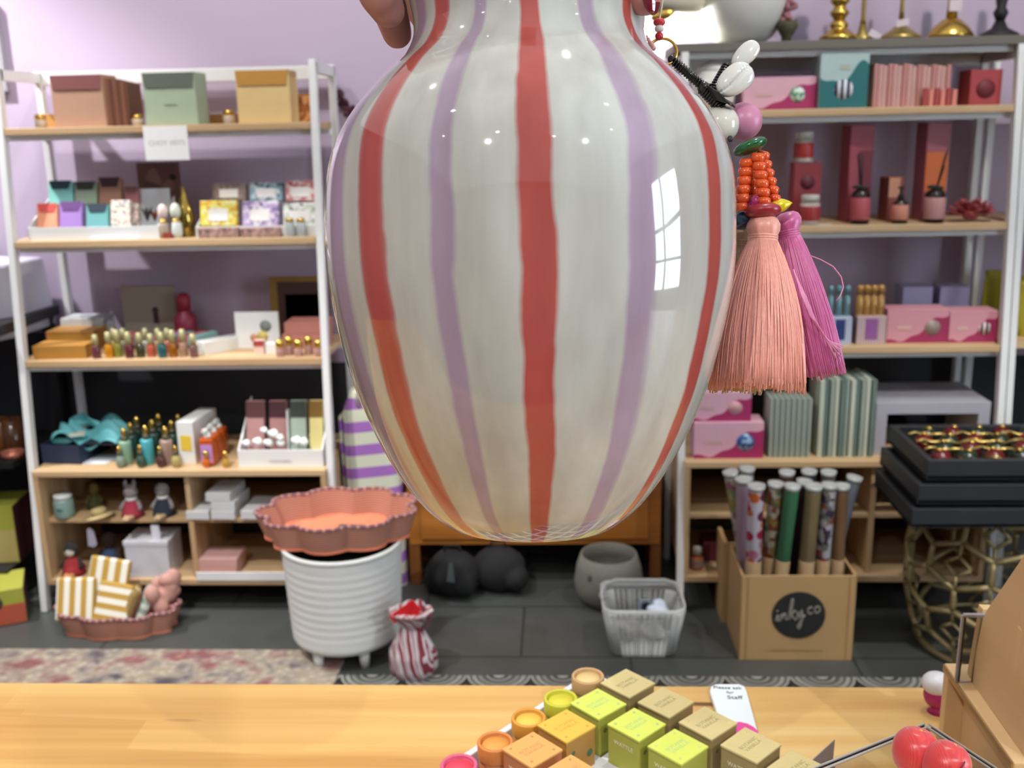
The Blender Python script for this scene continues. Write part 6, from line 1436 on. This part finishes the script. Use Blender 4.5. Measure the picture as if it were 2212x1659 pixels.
u1, u2 = (KL-K), (KR-K); ob('acrylic_base', G().add([(0, 0, .001), (u1.x, u1.y, .001), (u1.x+u2.x, u1.y+u2.y, .001), (u2.x, u2.y, .001), (0, 0, .004), (u1.x, u1.y, .004), (u1.x+u2.x, u1.y+u2.y, .004), (u2.x, u2.y, .004)], [(0, 1, 2, 3), (7, 6, 5, 4), (0, 4, 5, 1), (1, 5, 6, 2), (2, 6, 7, 3), (3, 7, 4, 0)]), ac, t)
def silkball(px, py, d, r, label, roll):
    m, N, L, b = base_mat('silk_ball'); b.inputs['Roughness'].default_value = .30; b.inputs['Sheen Weight'].default_value = .3
    tc = N.new('ShaderNodeTexCoord'); w = N.new('ShaderNodeTexWave'); w.wave_type = 'RINGS'; w.rings_direction = 'X'; w.inputs['Scale'].default_value = 500; w.inputs['Distortion'].default_value = .6
    mp = N.new('ShaderNodeMapping'); L.new(tc.outputs['Object'], mp.inputs['Vector']); L.new(mp.outputs[0], w.inputs['Vector'])
    bp = N.new('ShaderNodeBump'); bp.inputs['Strength'].default_value = .12; bp.inputs['Distance'].default_value = .0002; L.new(w.outputs['Fac'], bp.inputs['Height']); L.new(bp.outputs[0], b.inputs['Normal'])
    r_ = ramp(N, [(0, '#d03a40'), (1, '#de4846')]); L.new(w.outputs['Fac'], r_.inputs[0]); L.new(r_.outputs[0], b.inputs['Base Color'])
    b.inputs['Anisotropic'].default_value = .6
    q = C(px, py, d); t = thing('silk_ball', label, 'ornament', q, 0, 'red silk balls'); R4 = ROT.to_4x4() @ Matrix(((1, 0, 0, 0), (0, 0, 1, 0), (0, -1, 0, 0), (0, 0, 0, 1))) @ Ry(roll)
    pf_ = [(0, -1.05), (.35, -1.02), (.72, -.8), (.97, -.3), (1, .1), (.9, .5), (.66, .82), (.35, .98), (.12, .93), (.06, .86), (0, .84)]
    pts = []
    for i in range(len(pf_)-1):
        for f_ in (0, .5): pts.append((pf_[i][0]*(1-f_)+pf_[i+1][0]*f_, pf_[i][1]*(1-f_)+pf_[i+1][1]*f_))
    pts.append(pf_[-1]); o = ob('wound_thread', G().lathe([(r*a, r*b_) for a, b_ in pts], 64, T=R4), m, t); s_ = o.modifiers.new('sub', 'SUBSURF'); s_.levels = 1; s_.render_levels = 1
    ob('stitched_seam', G().tube([R4 @ Vector((r*1.01*math.sin(a)*.25, -r*1.01*math.cos(a*.3)*math.cos(a-.3), r*math.sin(a)*.9)) for a in [-.9+.2*i for i in range(9)]], .0005, 6), M('#7a121e', .4), t)
    ob('gold_tie', G().sph((0, 0, 0), r*.09, 10, T=R4 @ Tr(0, 0, r*.9)), M('#d9a03a', .35), t)
silkball(1978, 1622, .585, .0132, 'red silk-wound ball, farther of the pair in the acrylic tray', .25)
silkball(2045, 1652, .570, .0130, 'red silk-wound ball, nearer of the pair in the acrylic tray', .4)
# ------------------------------------------------------------------ plywood stand at the near right
ply = wood('plywood_face', '#dab887', '#d0ad78', '#e2c495', 'Y', .5, .55); plye = stripes('ply_edge', [(1, '#c9a97a'), (.7, '#8f6c42'), (1, '#d6b88a')], 'X', 420, .6)
zl = .995; O_, E_ = Pz(2040, 1432, zl), Pz(2190, 1648, zl)
u = (E_-O_); Ln = u.length; u.normalize(); n = Vector((-u.y, u.x, 0)); n = n if n.x > 0 else -n
t = thing('plywood_stand', 'pale plywood display stand with a tall angled board, at the near right of the counter', 'stand', (O_.x, O_.y, CZ)); hz_ = zl-CZ
def lb(s0, s1, n0, n1, z0, z1): 
    pt = lambda s, m_, z: u*s+n*m_+Vector((0, 0, z)); return G().hexa([pt(s0, n0, z0), pt(s1, n0, z0), pt(s1, n1, z0), pt(s0, n1, z0)], [pt(s0, n0, z1), pt(s1, n0, z1), pt(s1, n1, z1), pt(s0, n1, z1)])
ob('top_ledge', lb(0, Ln, 0, .05, hz_-.006, hz_), ply, t, bev=.001); ob('end_panel', lb(0, .009, 0, .05, 0, hz_-.006), ply, t, bev=.0008); ob('end_panel', lb(Ln-.009, Ln, 0, .05, 0, hz_-.006), ply, t, bev=.0008)
ob('recessed_panel', lb(.009, Ln-.009, .014, .020, 0, hz_-.006), ply, t)
ob('ledge_edge', lb(.001, Ln-.001, -.0012, 0, hz_-.0058, hz_-.0004), wood('ply_layers', '#b08a58', '#7d5c36', '#cbab7c', 'Y', 6, .6), t)
B0, B1 = Pz(2105, 1467, zl+.001), Pz(2184, 1578, zl+.001)
sheet('angled_board', [(2103, 1468), (2184, 1580), (2225, 1640), (2240, 1500), (2240, 1172), (2212, 1213), (2140, 1318), (2131, 1338)], B0, B1, .006, ply, t, bev=.0006)
pe = B1+(B1-B0).normalized()*.001
a, b_ = pe, pe+n*.05
o = sheet('side_board', [(2184, 1580), (2193, 1470), (2204, 1360), (2232, 1330), (2236, 1640), (2205, 1662), (2186, 1640)], Pz(2184, 1585, zl+.001), Pz(2184, 1585, zl+.001)+Vector((1, .15, 0)), .007, ply, t, bev=.0006)
ob('upright_slat', G().bar(Pz(2112, 1468, zl)-t.location+Vector((0, .006, 0)), Pz(2112, 1468, zl)-t.location+Vector((.004, .006, P(2122, 1318, Pz(2112, 1468, zl).y).z-zl)), .010, .008), ply, t, bev=.0008)
q0, q1 = Pz(2069, 1471, zl+.001), Pz(2132, 1471, zl+.001)
sheet('acrylic_plate', [(2067, 1471), (2132, 1471), (2140, 1329), (2082, 1329)], q0, q1, .003, ac, t)
for (a, b_) in (((2067, 1471), (2082, 1329)), ((2082, 1329), (2139, 1329))):
    ps, nn_ = vert_poly([a, b_], q0, q1, 0); ob('polished_edge', G().bar(ps[0]-t.location, ps[1]-t.location, .0032, .0022), M('#a29c98', .15, trans=.5), t)
q = P(2027, 1492, .80); t = thing('felt_ball', 'white and magenta round ornament peeping out behind the plywood stand', 'ornament', (q.x, .80, q.z))
ob('magenta_part', G().sph((0, 0, -.004), (.012, .012, .012), 20), M('#a31f62', .4), t); ob('white_part', G().sph((-.002, 0, .007), (.0125, .0125, .010), 20), M('#cfcfd2', .3), t)
ob('ornament_stand', G().lathe([(0, -(q.z-CZ)), (.008, -(q.z-CZ)), (.004, -(q.z-CZ)+.004), (.003, -.012), (0, -.012)], 14), M('#a31f62', .4), t)
